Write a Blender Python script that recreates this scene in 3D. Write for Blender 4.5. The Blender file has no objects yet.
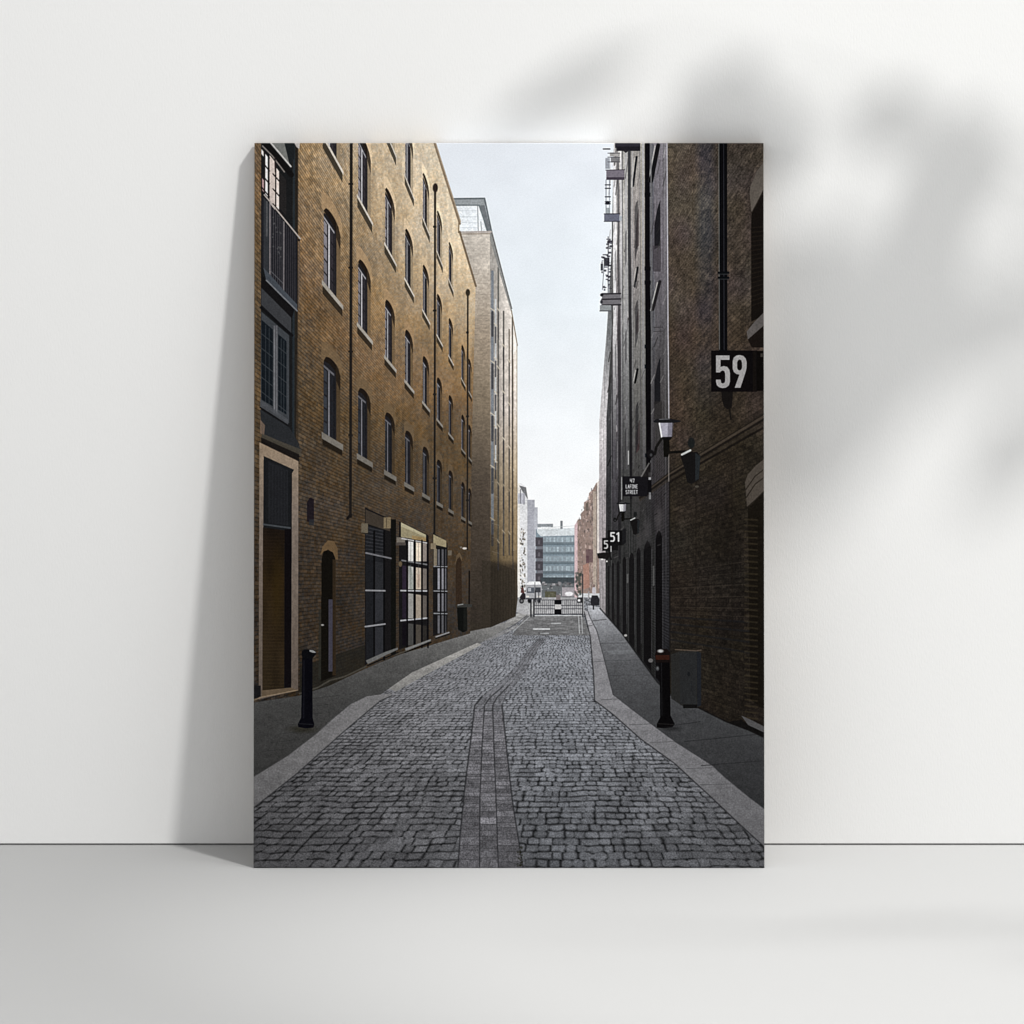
# A canvas print of a London warehouse street, leaning against a white wall.
WALL_COL = (.80, .80, .79)
FLOOR_COL = (.45, .45, .446)
PRINT_GAIN = .85
KEY_DIR = (.56, -1.0, 1.34)
KEY_DIST = 5.0
KEY_SIZE = .38
KEY_W = 148.0
SPOT_W = 205.0
SOFT_W = 6.0
FILL = .74
# shadow base x, y -> tip x, y on the wall (mm), leaf width, distance from wall, split
LEAVES = [
    (672, 92, 766, 162, 84, .32, False),
    (738, 106, 804, 176, 52, .32, False),
    (842, 112, 938, 126, 40, .32, False),
    (962, 102, 948, 240, 84, .32, False),
    (972, 192, 884, 308, 88, .33, False),
    (905, 284, 758, 266, 60, .41, False),
    (915, 332, 752, 362, 120, .46, True),
    (800, 330, 842, 508, 124, .52, False),
    (905, 318, 842, 446, 88, .48, False),
    (868, 352, 1050, 312, 66, .44, False),
    (1006, 404, 1014, 500, 84, .44, False),
    (660, 48, 484, 128, 30, .34, False),
]
# ------------------------------------------------------------------ the print
# The canvas carries a printed photograph.  A print is flat, so its ink is
# computed here as an in-memory picture (no file) and put on the flat canvas.
import numpy as np
PX0, PY0, PW, PH = 254.0, 143.0, 510, 725          # the print's own picture grid
SS = 3

def _hash(ix, iy, seed=0):
    h = (ix.astype(np.int64) * 374761393 + iy.astype(np.int64) * 668265263 + seed * 1442695041) & 0xffffffff
    h = ((h ^ (h >> 13)) * 1274126177) & 0xffffffff
    h = ((h ^ (h >> 16)) * 2246822519) & 0xffffffff
    return ((h ^ (h >> 15)) & 0xffff).astype(np.float32) / 65535.0

def _noise(u, v, seed=0):
    iu = np.floor(u); iv = np.floor(v)
    fu = (u - iu).astype(np.float32); fv = (v - iv).astype(np.float32)
    fu = fu * fu * (3 - 2 * fu); fv = fv * fv * (3 - 2 * fv)
    a = _hash(iu, iv, seed); b = _hash(iu + 1, iv, seed)
    c = _hash(iu, iv + 1, seed); d = _hash(iu + 1, iv + 1, seed)
    return (a * (1 - fu) + b * fu) * (1 - fv) + (c * (1 - fu) + d * fu) * fv

class Ink:
    def __init__(s):
        s.w, s.h = PW * SS, PH * SS
        s.xs = (PX0 + (np.arange(s.w) + .5) / SS).astype(np.float32)
        s.ys = (PY0 + (np.arange(s.h) + .5) / SS).astype(np.float32)
        s.im = np.zeros((s.h, s.w, 3), np.float32)
    def box(s, x0, y0, x1, y1):
        a = int(np.clip(np.floor((x0 - PX0) * SS), 0, s.w)); b = int(np.clip(np.ceil((x1 - PX0) * SS), 0, s.w))
        c = int(np.clip(np.floor((y0 - PY0) * SS), 0, s.h)); d = int(np.clip(np.ceil((y1 - PY0) * SS), 0, s.h))
        return a, max(b, a), c, max(d, c)
    def mask(s, pts, b=None):
        p = np.asarray(pts, np.float32)
        if b is None:
            b = s.box(p[:, 0].min() - .5, p[:, 1].min() - .5, p[:, 0].max() + .5, p[:, 1].max() + .5)
        X = s.xs[b[0]:b[1]]; Y = s.ys[b[2]:b[3]]
        m = np.zeros((len(Y), len(X)), np.float32)
        if m.size == 0: return b, m
        for ox, oy in ((-.25, -.25), (.25, -.25), (-.25, .25), (.25, .25)):
            XX = (X + ox / SS)[None, :]; YY = (Y + oy / SS)[:, None]
            ins = np.zeros(m.shape, bool)
            for (xa, ya), (xb, yb) in zip(p, np.roll(p, -1, 0)):
                if ya == yb: continue
                cond = (ya > YY) != (yb > YY)
                ins ^= cond & (XX < (xb - xa) * (YY - ya) / (yb - ya) + xa)
            m += ins * .25
        return b, m
    def put(s, bm, col, a=1.0):
        b, m = bm
        if m.size == 0: return
        t = s.im[b[2]:b[3], b[0]:b[1]]
        c = np.asarray(col, np.float32)
        mm = (m * a)[..., None]
        t += (c - t) * mm
    def poly(s, pts, col, a=1.0): s.put(s.mask(pts), col, a)
    def rect(s, x0, y0, x1, y1, col, a=1.0): s.poly([(x0, y0), (x1, y0), (x1, y1), (x0, y1)], col, a)
    def mul(s, bm, f):
        b, m = bm
        if m.size: s.im[b[2]:b[3], b[0]:b[1]] *= (1 - m * (1 - f))[..., None]
    def line(s, pts, w, col, a=1.0, soft=0.0):
        p = np.asarray(pts, np.float32); r = w / 2 + soft + 1
        b = s.box(p[:, 0].min() - r, p[:, 1].min() - r, p[:, 0].max() + r, p[:, 1].max() + r)
        X = s.xs[b[0]:b[1]][None, :]; Y = s.ys[b[2]:b[3]][:, None]
        d = np.full((Y.size, X.size), 1e9, np.float32)
        if d.size == 0: return
        for (xa, ya), (xb, yb) in zip(p[:-1], p[1:]):
            dx, dy = xb - xa, yb - ya
            t = np.clip(((X - xa) * dx + (Y - ya) * dy) / max(dx * dx + dy * dy, 1e-6), 0, 1)
            d = np.minimum(d, np.hypot(X - xa - t * dx, Y - ya - t * dy))
        k = max(soft, .5 / SS)
        s.put((b, np.clip((w / 2 - d) / (2 * k) + .5, 0, 1)), col, a)
    def ell(s, x, y, rx, ry, col, a=1.0, soft=.15):
        b = s.box(x - rx * (1 + soft) - 1, y - ry * (1 + soft) - 1, x + rx * (1 + soft) + 1, y + ry * (1 + soft) + 1)
        q = np.hypot((s.xs[b[0]:b[1]][None, :] - x) / rx, (s.ys[b[2]:b[3]][:, None] - y) / ry)
        s.put((b, np.clip((1 - q) / (2 * soft) + .5, 0, 1).astype(np.float32)), col, a)
    def grid(s, b): return np.meshgrid(s.xs[b[0]:b[1]], s.ys[b[2]:b[3]])

def _ramp(v, stops):
    k = [q[0] for q in stops]
    return np.stack([np.interp(v, k, [q[1][i] for q in stops]) for i in range(3)], -1).astype(np.float32)

class Wall:                                         # a street wall seen in perspective: vanishing point + side
    def __init__(s, xv, yh, side): s.xv, s.yh, s.sd = xv, yh, side
    def pt(s, q, k, dep=0.0): return (s.xv + s.sd * (1 + dep) / q, s.yh - k / q)
    def poly(s, q0, k0, q1, k1, dep=0.0):
        return [s.pt(q0, k0, dep), s.pt(q1, k0, dep), s.pt(q1, k1, dep), s.pt(q0, k1, dep)]
    def bricks(s, X, Y, ck=.0145, cs=.044, f=850., seed=1, amp=.3, joint=.22):
        d = np.maximum((X - s.xv) * s.sd, 1.0); k = (s.yh - Y) / d; q = f / d
        row = np.floor(k / ck); fr = k / ck - row
        u = q / cs + .5 * (row % 2); col = np.floor(u); fu = u - col
        fy = np.clip((ck * d - 1.3) / 2.0, 0, 1); fx = np.clip((cs * d * d / f - 1.5) / 3.0, 0, 1)
        r = _hash(col, row, seed) - .5
        t = 1 + amp * r * (.35 + .65 * fx) * (.3 + .7 * fy)
        jw = .30
        t *= 1 - joint * fy * np.clip(1 - np.minimum(fr, 1 - fr) / (jw / 1.2), 0, 1)
        t *= 1 - .5 * joint * fx * np.clip(1 - np.minimum(fu, 1 - fu) / .13, 0, 1)
        return t.astype(np.float32), r
# ---- the picture itself
def paint_street():
    I = Ink()
    X, Y = np.meshgrid(I.xs, I.ys)
    # sky
    I.im[:] = _ramp(Y, [(143, (227, 232, 239)), (300, (230, 237, 243)), (480, (246, 248, 250)), (560, (248, 250, 250))])
    cl = _noise(X / 46, Y / 30, 5) * .6 + _noise(X / 17, Y / 12, 6) * .4
    I.im += ((cl - .5) * 9)[..., None]
    sky0 = I.im.copy()
    far_end(I)
    far = (np.abs(I.im - sky0).max(-1) > 1)
    I.im += (np.array([214, 219, 224], np.float32) - I.im) * (.13 * far)[..., None]
    ground(I); right_side(I); left_far(I); left_wall(I); left_bay(I); shops(I); furniture(I)
    im = I.im
    solid = (np.abs(im - sky0).max(-1) > 3).astype(np.float32)
    im = im * (1 + solid * (.14 * (_noise(X * .8, Y * .8, 121) - .5) + .05 * (_noise(X / 4.5, Y / 4.5, 122) - .5) + .05 * (_noise(X / 15, Y / 15, 123) - .5)))[..., None]
    # the softness and grain of the camera that took it
    g = _hash(np.floor(X * 1.5), np.floor(Y * 1.5), 77) - .5
    im = im + (g * 7)[..., None]
    k = np.array([.25, .5, .25], np.float32)
    for _ in range(1):
        p = np.pad(im, ((1, 1), (1, 1), (0, 0)), 'edge')
        im = p[:-2] * k[0] + p[1:-1] * k[1] + p[2:] * k[2]
        im = im[:, :-2] * k[0] + im[:, 1:-1] * k[1] + im[:, 2:] * k[2]
    bl = im
    for _ in range(8):                                                   # the print shop's sharpening
        p = np.pad(bl, ((1, 1), (1, 1), (0, 0)), 'edge')
        bl = p[:-2] * k[0] + p[1:-1] * k[1] + p[2:] * k[2]
        bl = bl[:, :-2] * k[0] + bl[:, 1:-1] * k[1] + bl[:, 2:] * k[2]
    im = im + .85 * (im - bl)
    return np.clip(im / 255.0, 0, 1)

def far_end(I):
    # pale office block and grey tower on the left of the far end
    I.poly([(512, 484), (521, 484), (526, 487), (528, 502), (528, 604), (512, 604)], (226, 226, 228))
    I.poly([(514, 484), (520, 484), (520, 600), (513, 600)], (238, 232, 222), .8)
    I.poly([(519, 486), (526, 488), (528, 500), (523, 493)], (96, 96, 98))
    I.rect(518, 494, 525, 504.5, (178, 178, 188)); I.line([(520.5, 490), (520.5, 504)], .8, (95, 95, 100)); I.line([(524, 492), (524, 505)], .8, (120, 120, 126))
    rng = np.random.RandomState(4)
    for i in range(90):
        y = rng.uniform(526, 592); x = rng.uniform(519.6, 524.6); g = rng.choice([40, 60, 90, 150, 245])
        I.rect(x, y, x + rng.uniform(.7, 1.8), y + rng.uniform(1, 2.6), (g + 8, g, g - 10), .8)
    I.rect(527.3, 500.5, 534.6, 600, (160, 161, 170)); I.rect(534.4, 508, 537.6, 600, (176, 178, 186))
    for i in range(14): I.line([(527.5, 505 + i * 6.4), (534.5, 505 + i * 6.4)], .5, (148, 149, 158), .7)
    # glass office building closing the view
    I.rect(536, 530, 575.5, 602, (108, 124, 134))
    I.poly([(537, 529.5), (545, 529.5), (575, 528.5), (575.5, 536), (541, 537), (537, 533)], (205, 211, 214))
    I.rect(537.5, 524.5, 553, 528, (124, 130, 134)); I.rect(541, 527.5, 551, 530, (226, 228, 230))
    I.rect(560.4, 521.5, 562.6, 529.5, (108, 112, 116)); I.line([(552, 528), (574, 526.5)], .5, (200, 204, 206))
    for k in range(5):
        y = 537.5 + k * 9.6
        I.rect(543, y, 574.5, y + 7, (128, 140, 148)); I.rect(543, y + 5.4, 574.5, y + 8, (94, 106, 113))
        for x in (546, 549.5, 553.5, 557, 561.5, 566, 568, 571.5):
            g = 150 + 50 * _hash(np.array([x * 2]), np.array([k]), 3)[0]
            I.rect(x, y + .6, x + 1.6, y + 5, (g - 22, g - 5, g + 3), .75)
        I.line([(543, y + 7.4), (574.5, y + 7.4)], .7, (66, 80, 88), .8)
    for k in range(4):
        I.rect(535.5, 538 + k * 12, 543, 547 + k * 12, (52, 48, 54)); I.rect(536.5, 547 + k * 12, 543, 550 + k * 12, (96, 96, 104))
        I.rect(538, 541 + k * 12, 540, 545 + k * 12, (110, 104, 112), .5)
    I.rect(541, 578, 575, 584, (45, 52, 56)); I.rect(541, 584, 577, 601, (86, 90, 92))
    for i in range(110):
        x = rng.uniform(541, 577); y = rng.uniform(582, 600); g = rng.choice([40, 60, 90, 130, 190])
        I.rect(x, y, x + rng.uniform(.8, 3), y + rng.uniform(.7, 2.2), (g + 4, g, g + 2), .7)
    I.rect(562, 588, 574, 597, (168, 160, 164), .8); I.ell(569, 594.5, 4, 2.2, (240, 238, 240)); I.rect(545, 592, 556, 598, (60, 58, 34), .8)
    # brick houses on the right of the far end
    I.poly([(576, 524), (578, 520), (581, 520), (581, 514), (584, 511), (584, 503), (589, 500), (589, 494), (593, 490), (596, 484), (604, 478), (604, 612), (576, 604)], (134, 112, 102))
    I.poly([(574.5, 526), (577.5, 522), (577.5, 600), (574.5, 600)], (206, 176, 178))
    for i in range(330):
        y = rng.uniform(488, 602); x = rng.uniform(577 + max(0, (520 - y) * .42), 599); g = rng.choice([55, 75, 95, 130, 185, 225])
        I.rect(x, y, x + rng.uniform(.5, 1.6), y + rng.uniform(.8, 3.6), (g * 1.04, g * .92, g * .88), .5)
    I.poly([(583, 566), (589, 563), (589.6, 588), (583.6, 590)], (160, 112, 94), .75); I.rect(586, 550, 593, 563, (84, 60, 62), .8)
    I.rect(586, 556, 589, 564, (70, 44, 50), .7)
    I.poly([(585.5, 505), (588.5, 502), (588.5, 511), (586, 512)], (82, 70, 62), .8)
    I.rect(593, 492, 596.5, 600, (190, 178, 160), .55); I.rect(597, 480, 599, 556, (238, 232, 226), .75); I.rect(600.4, 470, 603.2, 556, (222, 216, 212), .85)
    I.line([(599.7, 470), (599.7, 600)], .7, (70, 64, 62)); I.line([(596.8, 486), (596.8, 600)], .5, (84, 76, 72))
    # street furniture and people in the haze of the far end
    I.rect(578, 594, 601, 612, (196, 198, 200))

GX, GY = 565.0, 584.0
def ground(I):
    b = I.box(254, 598, 764, 868); X, Y = I.grid(b)
    d = np.maximum(Y - GY, 3.0); gx = (X - GX) / d; z = 1.0 / d
    # cobbled road
    wob = (_noise(gx * 9, z * 2600, 11) - .5)
    wob2 = (_noise(gx * 30, z * 7000, 14) - .5)
    zr = 1.0 / (Y - 520.0); RS = 6.7e-5
    r = zr / RS + wob * .3 + wob2 * .2; row = np.floor(r); fr = r - row
    wid = .040 + .024 * _hash(row, row * 0, 21)
    u = gx / wid + _hash(row, row * 0 + 3, 22) * 9 + (_noise(gx * 14, row * 1.7, 23) - .5) * .55
    col = np.floor(u); fu = u - col
    tone = _hash(col, row, 24) - .5
    eh = np.minimum(fr, 1 - fr) * (RS / zr ** 2)              # pixels to the joint
    ev = np.minimum(fu, 1 - fu) * wid * d
    jv = .55 + .9 * _noise(gx * 40, z * 9000, 25)
    nearf = np.clip((d - 50) / 200, 0, 1)
    jh = np.clip(1 - eh / (.4 + 1.15 * nearf * jv), 0, 1) * np.clip(-.05 + 1.3 * _noise(gx * 22, z * 5200, 26), 0, 1)
    jw = np.clip(1 - ev / (.5 + 1.6 * nearf * jv), 0, 1) * np.clip(_noise(gx * 33 + 5, z * 6500, 27) * 1.9 - .45, 0, 1)
    rowpx = RS / zr ** 2
    fade = np.clip((rowpx - .8) / 3.2, 0, 1)
    base = np.interp(Y, [600, 616, 630, 660, 700, 760, 820, 868], [156, 146, 140, 140, 131, 117, 103, 92])
    base = base * np.interp(X, [254, 330, 480, 600, 764], [.80, .88, 1.02, 1.05, .90])
    patch = _noise(X / 60, Y / 26, 31) * .6 + _noise(X / 22, Y / 9, 32) * .4 - .5
    fine = (_noise(X * 1.1, Y * 1.5, 33) - .5) * (.55 + .7 * np.clip((Y - 640) / 120, 0, 1))
    tex = (1 + .22 * tone * (.25 + .75 * fade)) * (1 - .62 * np.maximum(jh, jw) * (.25 + .75 * fade)) * (1 + .18 * patch) * (1 + .30 * fine)
    streak = _noise(gx * 16, z * 9000, 34) - .5
    tex *= 1 + .22 * streak * (1 - fade)
    sp = np.clip(1 - np.hypot(eh, ev * .7) / (.7 + 1.9 * nearf), 0, 1) * (_hash(col, row, 35) > .45); tex *= 1 - .62 * sp
    L = base * tex
    cool = np.interp(X, [254, 420, 560, 764], [0, .3, 1, .5])[..., None] * np.array([-.025, .0, .02])
    road = np.stack([L * .99, L * .985, L * 1.01], -1) * (1 + cool)
    I.im[b[2]:b[3], b[0]:b[1]] = road
    gn = 1 + .16 * (_noise(X * .9, Y * 1.3, 41) - .5) + .10 * (_noise(X / 9, Y / 4, 42) - .5)
    def flat(pts, stops, tint=(1, 1, 1.01), axis='y'):
        bb, m = I.mask(pts, b)
        L = np.interp(Y if axis == 'y' else X, [q[0] for q in stops], [q[1] for q in stops]) * gn
        I.put((bb, m), np.stack([L * t for t in tint], -1))
    # left pavement, kerb, light paving strip
    flat([(254, 700), (300, 692), (330, 682), (366, 666), (410, 650), (470, 630), (505, 623), (520, 612), (535, 604), (548, 604), (530, 616), (516, 624), (478, 645), (412, 674), (392, 687), (381, 695), (366, 697), (350, 705), (335, 717), (316, 734), (288, 756), (254, 777)],
         [(604, 180), (616, 156), (624, 142), (632, 120), (645, 98), (665, 80), (700, 66), (760, 56), (780, 52)], (1.0, .995, .985))
    lk = [(254, 777), (288, 756), (316, 734.5), (335.6, 717), (350.7, 704.5), (366, 697), (381, 695), (392, 694)]
    lo = [(391.5, 696.5), (381, 701), (370, 710), (344, 732), (297, 774), (254, 808)]
    flat(lk + lo, [(695, 120), (740, 112), (808, 98)], (1, .99, 1.0))
    I.line(lo, 1.1, (42, 42, 44), .75, .4)
    I.line(lk[:6], .8, (60, 60, 60), .6, .3)
    flat([(389, 689), (412, 673), (477, 643.5), (482, 645), (420, 678.5), (396, 692)], [(640, 160), (690, 128)], (1.01, 1, .98))
    flat([(484, 641), (517, 625), (520, 627), (490, 641)], [(620, 150), (640, 120)])
    for i in range(7):                                                    # slab joints on the left pavement
        t = i / 7; I.line([(262 + 60 * t, 752 - 62 * t), (262 + 60 * t + 26, 752 - 62 * t - 3)], .6, (42, 42, 42), .5)
    # right pavement
    ri = [(588, 612), (590, 618), (597, 632), (606.5, 669), (613, 695), (636, 713), (658, 729.5), (676, 742.7), (712, 765.7), (724, 777), (747, 796), (764, 809)]
    ro = [(764, 847), (740, 825), (712, 798.5), (674.6, 764), (640, 739), (614.7, 716.4), (604, 708), (594.6, 701), (593.5, 675), (590, 636.5), (585, 616), (583, 610)]
    flat(ri + [(764, 736), (748, 730), (726, 722), (700, 709), (672, 695), (657, 680), (637, 654), (622, 634), (610, 620), (601, 608), (588, 606)],
         [(606, 190), (616, 152), (628, 126), (645, 104), (665, 84), (700, 68), (740, 57), (800, 46)], (.98, .99, 1.02))
    flat(ri + ro, [(612, 172), (640, 142), (690, 130), (720, 122), (770, 110), (846, 96)], (.99, .985, 1.01))
    I.line(ro, 1.2, (38, 38, 40), .8, .4); I.line(ri, .9, (50, 50, 52), .7, .35)
    for y in (631, 644, 652, 661, 676, 690):
        x0 = np.interp(y, [q[1] for q in ri], [q[0] for q in ri]); x1 = np.interp(y, [608, 620, 634, 654, 680, 695], [601, 610, 622, 637, 657, 672])
        I.line([(x0 + 1, y), (x1 - 1, y - .6)], .7, (120, 122, 125) if y in (631, 652) else (62, 63, 65), .6, .2)
    I.poly([(607, 651), (634, 650), (637, 654), (609, 655)], (112, 114, 117), .6)
    for (a, c) in (((684, 742), (764, 734)), ((701, 766), (764, 761)), ((672, 726), (700, 722))): I.line([a, c], .8, (36, 36, 38), .75, .25)
    for t in (.06, .2, .36, .52, .66, .8, .93):                           # kerb stone joints
        n = t * 10; i = int(n * (len(ri) - 3) / 10); f = n * (len(ri) - 3) / 10 - i
        pi = (ri[i + 1][0] * (1 - f) + ri[i + 2][0] * f, ri[i + 1][1] * (1 - f) + ri[i + 2][1] * f)
        I.line([(pi[0] - (8 + 26 * t), pi[1] + 1), pi], .6, (62, 62, 64), .6, .2)
    # gutter of three runs of larger setts down the middle
    gl = [[(458, 868), (460.6, 831), (465.5, 782), (471, 739), (474.8, 706), (482, 697), (497, 686), (518, 665), (530, 648), (542, 636)],
          [(479.5, 868), (480, 799), (482, 749), (484.5, 706), (490, 698), (503, 687), (522, 665), (533, 648), (544, 636)],
          [(498.4, 868), (496, 798), (494, 749), (492.7, 706), (497, 698), (508, 687), (526, 665), (536, 648), (546, 636)],
          [(523, 868), (517, 831), (512, 798), (508, 762), (505, 733), (502, 706), (505, 698), (513, 688), (529, 666), (539, 648), (548, 636)]]
    def gx_at(i, y): return np.interp(-np.asarray(y), [-q[1] for q in gl[i]], [q[0] for q in gl[i]])
    ztab = []
    for lane in range(3):
        y = 868.0; n = 0
        while y > 640:
            h = (.042 + .05 * float(_hash(np.array([n]), np.array([lane]), 51)[0])) * (y - GY) ** 2 / 700.0
            
            y2 = y - h
            g = np.interp(y, [640, 700, 780, 868], [128, 120, 104, 88]) * (.84 + .32 * float(_hash(np.array([n]), np.array([lane]), 52)[0]))
            if lane == 1 and y2 < 853 < y or lane == 1 and y2 < 823 < y: g *= 1.22
            mk = I.mask([(gx_at(lane, y), y), (gx_at(lane + 1, y), y), (gx_at(lane + 1, y2), y2), (gx_at(lane, y2), y2)])
            xx, yy = I.grid(mk[0])
            gg = g * (1 + .50 * (_noise(xx * 1.2, yy * 1.2, 53) - .5) + .22 * (_noise(xx / 4, yy / 4, 54) - .5))
            I.put(mk, np.stack([gg * .985, gg * .975, gg * 1.015], -1), .88 if y > 712 else .3)
            I.line([(gx_at(lane, y2), y2), (gx_at(lane + 1, y2), y2)], .5 + .5 * (y > 740), (52, 52, 54), .6 if y > 700 else .25, .2)
            y = y2; n += 1
    for i, l in enumerate(gl):
        I.line(l[:6], 1.5 if i in (0, 3) else 1.2, (38, 38, 40), .7, .45); I.line(l[4:], .6, (60, 60, 62), .38, .3)
    # the narrow joint of moss at the bottom
    for i in range(26): I.ell(520 + 5 * (_hash(np.array([i]), np.array([1]), 61)[0] - .5), 846 + 20 * _hash(np.array([i]), np.array([2]), 61)[0], 1.0, .8, (36, 36, 28), .6)
    # far road with its markings and the iron gate
    flat([(526, 616), (583, 616), (590, 636), (540, 636), (512, 636)], [(616, 112), (636, 104)])
    bb = I.box(505, 614, 592, 640); xx, yy = I.grid(bb)
    I.im[bb[2]:bb[3], bb[0]:bb[1]] *= (1 + .28 * (_noise(xx / 4, yy * 1.2, 63) - .5))[..., None]
    flat([(514, 598), (584, 598), (584, 615), (524, 615), (514, 612)], [(598, 158), (615, 172)])
    I.rect(533, 628.8, 550, 630.4, (206, 208, 210), .9); I.rect(551, 623.4, 561, 624.6, (176, 178, 180), .8); I.rect(540, 633.4, 549, 634.6, (170, 172, 174), .7)
    I.line([(530, 617), (513, 632)], .9, (176, 178, 180), .7); I.line([(527, 616), (508, 630)], .8, (84, 84, 88), .8)
    I.line([(578.5, 617), (579.5, 634)], .8, (190, 192, 194), .8); I.line([(581.5, 617), (582.5, 634)], .8, (184, 186, 188), .8)
    I.line([(534, 616.2), (582, 616.2)], 1.0, (206, 208, 210), .8)
    # van, parked motorbike
    I.poly([(525.6, 586), (528.6, 582.6), (540, 582.6), (541.6, 586), (541.6, 601.5), (525.6, 601.5)], (168, 168, 172)); I.poly([(526, 585.4), (529, 582.2), (540, 582.2), (541, 585.4)], (242, 242, 244))
    I.poly([(527.4, 588), (534.4, 588), (534.4, 593.6), (526.8, 593.6)], (92, 96, 104)); I.rect(528, 588.6, 531, 592, (206, 208, 214), .8); I.rect(535.4, 588, 540.6, 593, (66, 68, 74)); I.line([(534.9, 583), (534.9, 601)], .6, (84, 84, 88)); I.rect(526.4, 596.4, 529, 598, (226, 222, 214)); I.rect(537, 596.4, 541, 598, (214, 210, 204), .8)
    I.ell(529.4, 601.4, 1.8, 2.2, (26, 26, 29)); I.ell(539, 601.6, 1.6, 2.0, (28, 28, 30)); I.rect(526, 598.6, 541.6, 600, (70, 70, 74))
    I.ell(521.6, 601.6, 2.3, 2.6, (30, 29, 32)); I.ell(521.6, 601.6, 1.1, 1.3, (110, 110, 112)); I.poly([(519.6, 598), (522.4, 593.4), (525.4, 594), (525.6, 600), (521, 600.4)], (42, 38, 42)); I.poly([(520.6, 593.4), (521.4, 588.6), (523.4, 588), (524.4, 593.8)], (88, 56, 54)); I.ell(522.4, 587, 1.1, 1.3, (36, 34, 36))
    I.rect(535, 591, 535.8, 603, (48, 48, 52)); I.rect(538.4, 590, 539.2, 604, (66, 66, 72))
    # gate
    for x in (531, 534): I.rect(x - .8, 600, x + .7, 617.5, (34, 34, 38))
    for i in range(24): I.line([(534.5 + i * 2.0, 600.5), (534.5 + i * 2.0, 615)], .45, (62, 62, 68), .6)
    for y in (600.6, 606.0, 609.4, 614.7): I.line([(534.5, y), (582.5, y)], .7 if y < 614 else 1.0, (52, 52, 58), .85)
    I.rect(554.5, 600.6, 561.5, 605, (14, 14, 17)); I.rect(554.5, 609.8, 561.5, 615, (14, 14, 17)); I.rect(555, 605.2, 561, 609.6, (190, 188, 188)); I.rect(556, 595.5, 560.5, 600.4, (120, 112, 112))
    I.line([(582.6, 575), (582.6, 617)], 1.2, (40, 40, 44), .85); I.rect(577, 598, 583, 603.5, (44, 44, 46)); I.ell(579, 601, 1.4, 1.3, (210, 210, 212))
    for i in range(36):
        a = _hash(np.array([i]), np.array([7]), 8)[0]; c = _hash(np.array([i]), np.array([8]), 8)[0]
        I.ell(575.5 + 5.5 * a, 574 + 24 * c, 1.1, 1.4, (52, 60, 56), .55)
    # people on the far right pavement
    I.poly([(590.5, 600), (592, 596), (597.5, 596), (599.5, 600), (599, 606), (591, 606)], (38, 38, 42)); I.rect(592.6, 605, 594.2, 610.4, (42, 42, 46)); I.ell(594, 591.5, 1.9, 4.4, (196, 192, 198)); I.ell(594, 586.4, 1.2, 1.6, (120, 104, 100))
    I.rect(588, 592, 589.3, 599, (150, 148, 150)); I.line([(592, 621.5), (606, 620)], .8, (60, 60, 62), .7)

def _strips(I, rows, y0, y1):
    ys = [r[0] for r in rows]; n = len(rows[0][1])
    b = I.box(590, y0, 680, y1); X, Y = I.grid(b)
    yy = Y[:, 0]; t = I.im[b[2]:b[3], b[0]:b[1]]
    B = np.stack([np.interp(yy, ys, [r[1][i][0] for r in rows]) for i in range(n)], 1)
    C = np.stack([np.stack([np.interp(yy, ys, [r[1][i][1][c] for r in rows]) for c in range(3)], 1) for i in range(n)], 1)
    nz = 1 + .16 * (_noise(X * 1.2, Y / 2.2, 71) - .5) + .26 * (_noise(X * 1.1, Y / 26, 72) - .5) + .10 * (_noise(X * .8, Y * .9, 73) - .5)
    tb, _ = Wall(568.5, 581.5, 1).bricks(X, Y, ck=.032, cs=.09, seed=12, amp=.3, joint=.3); nz *= 1 + (tb * 1.06 - 1) * np.clip((X - 622) / 30, .1, .8)
    for i in range(n - 1):
        m = np.clip((X - B[:, i:i + 1]) * SS + .5, 0, 1) * np.clip((B[:, i + 1:i + 2] - X) * SS + .5, 0, 1)
        t += (C[:, i][:, None, :] * nz[..., None] - t) * m[..., None]

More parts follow.
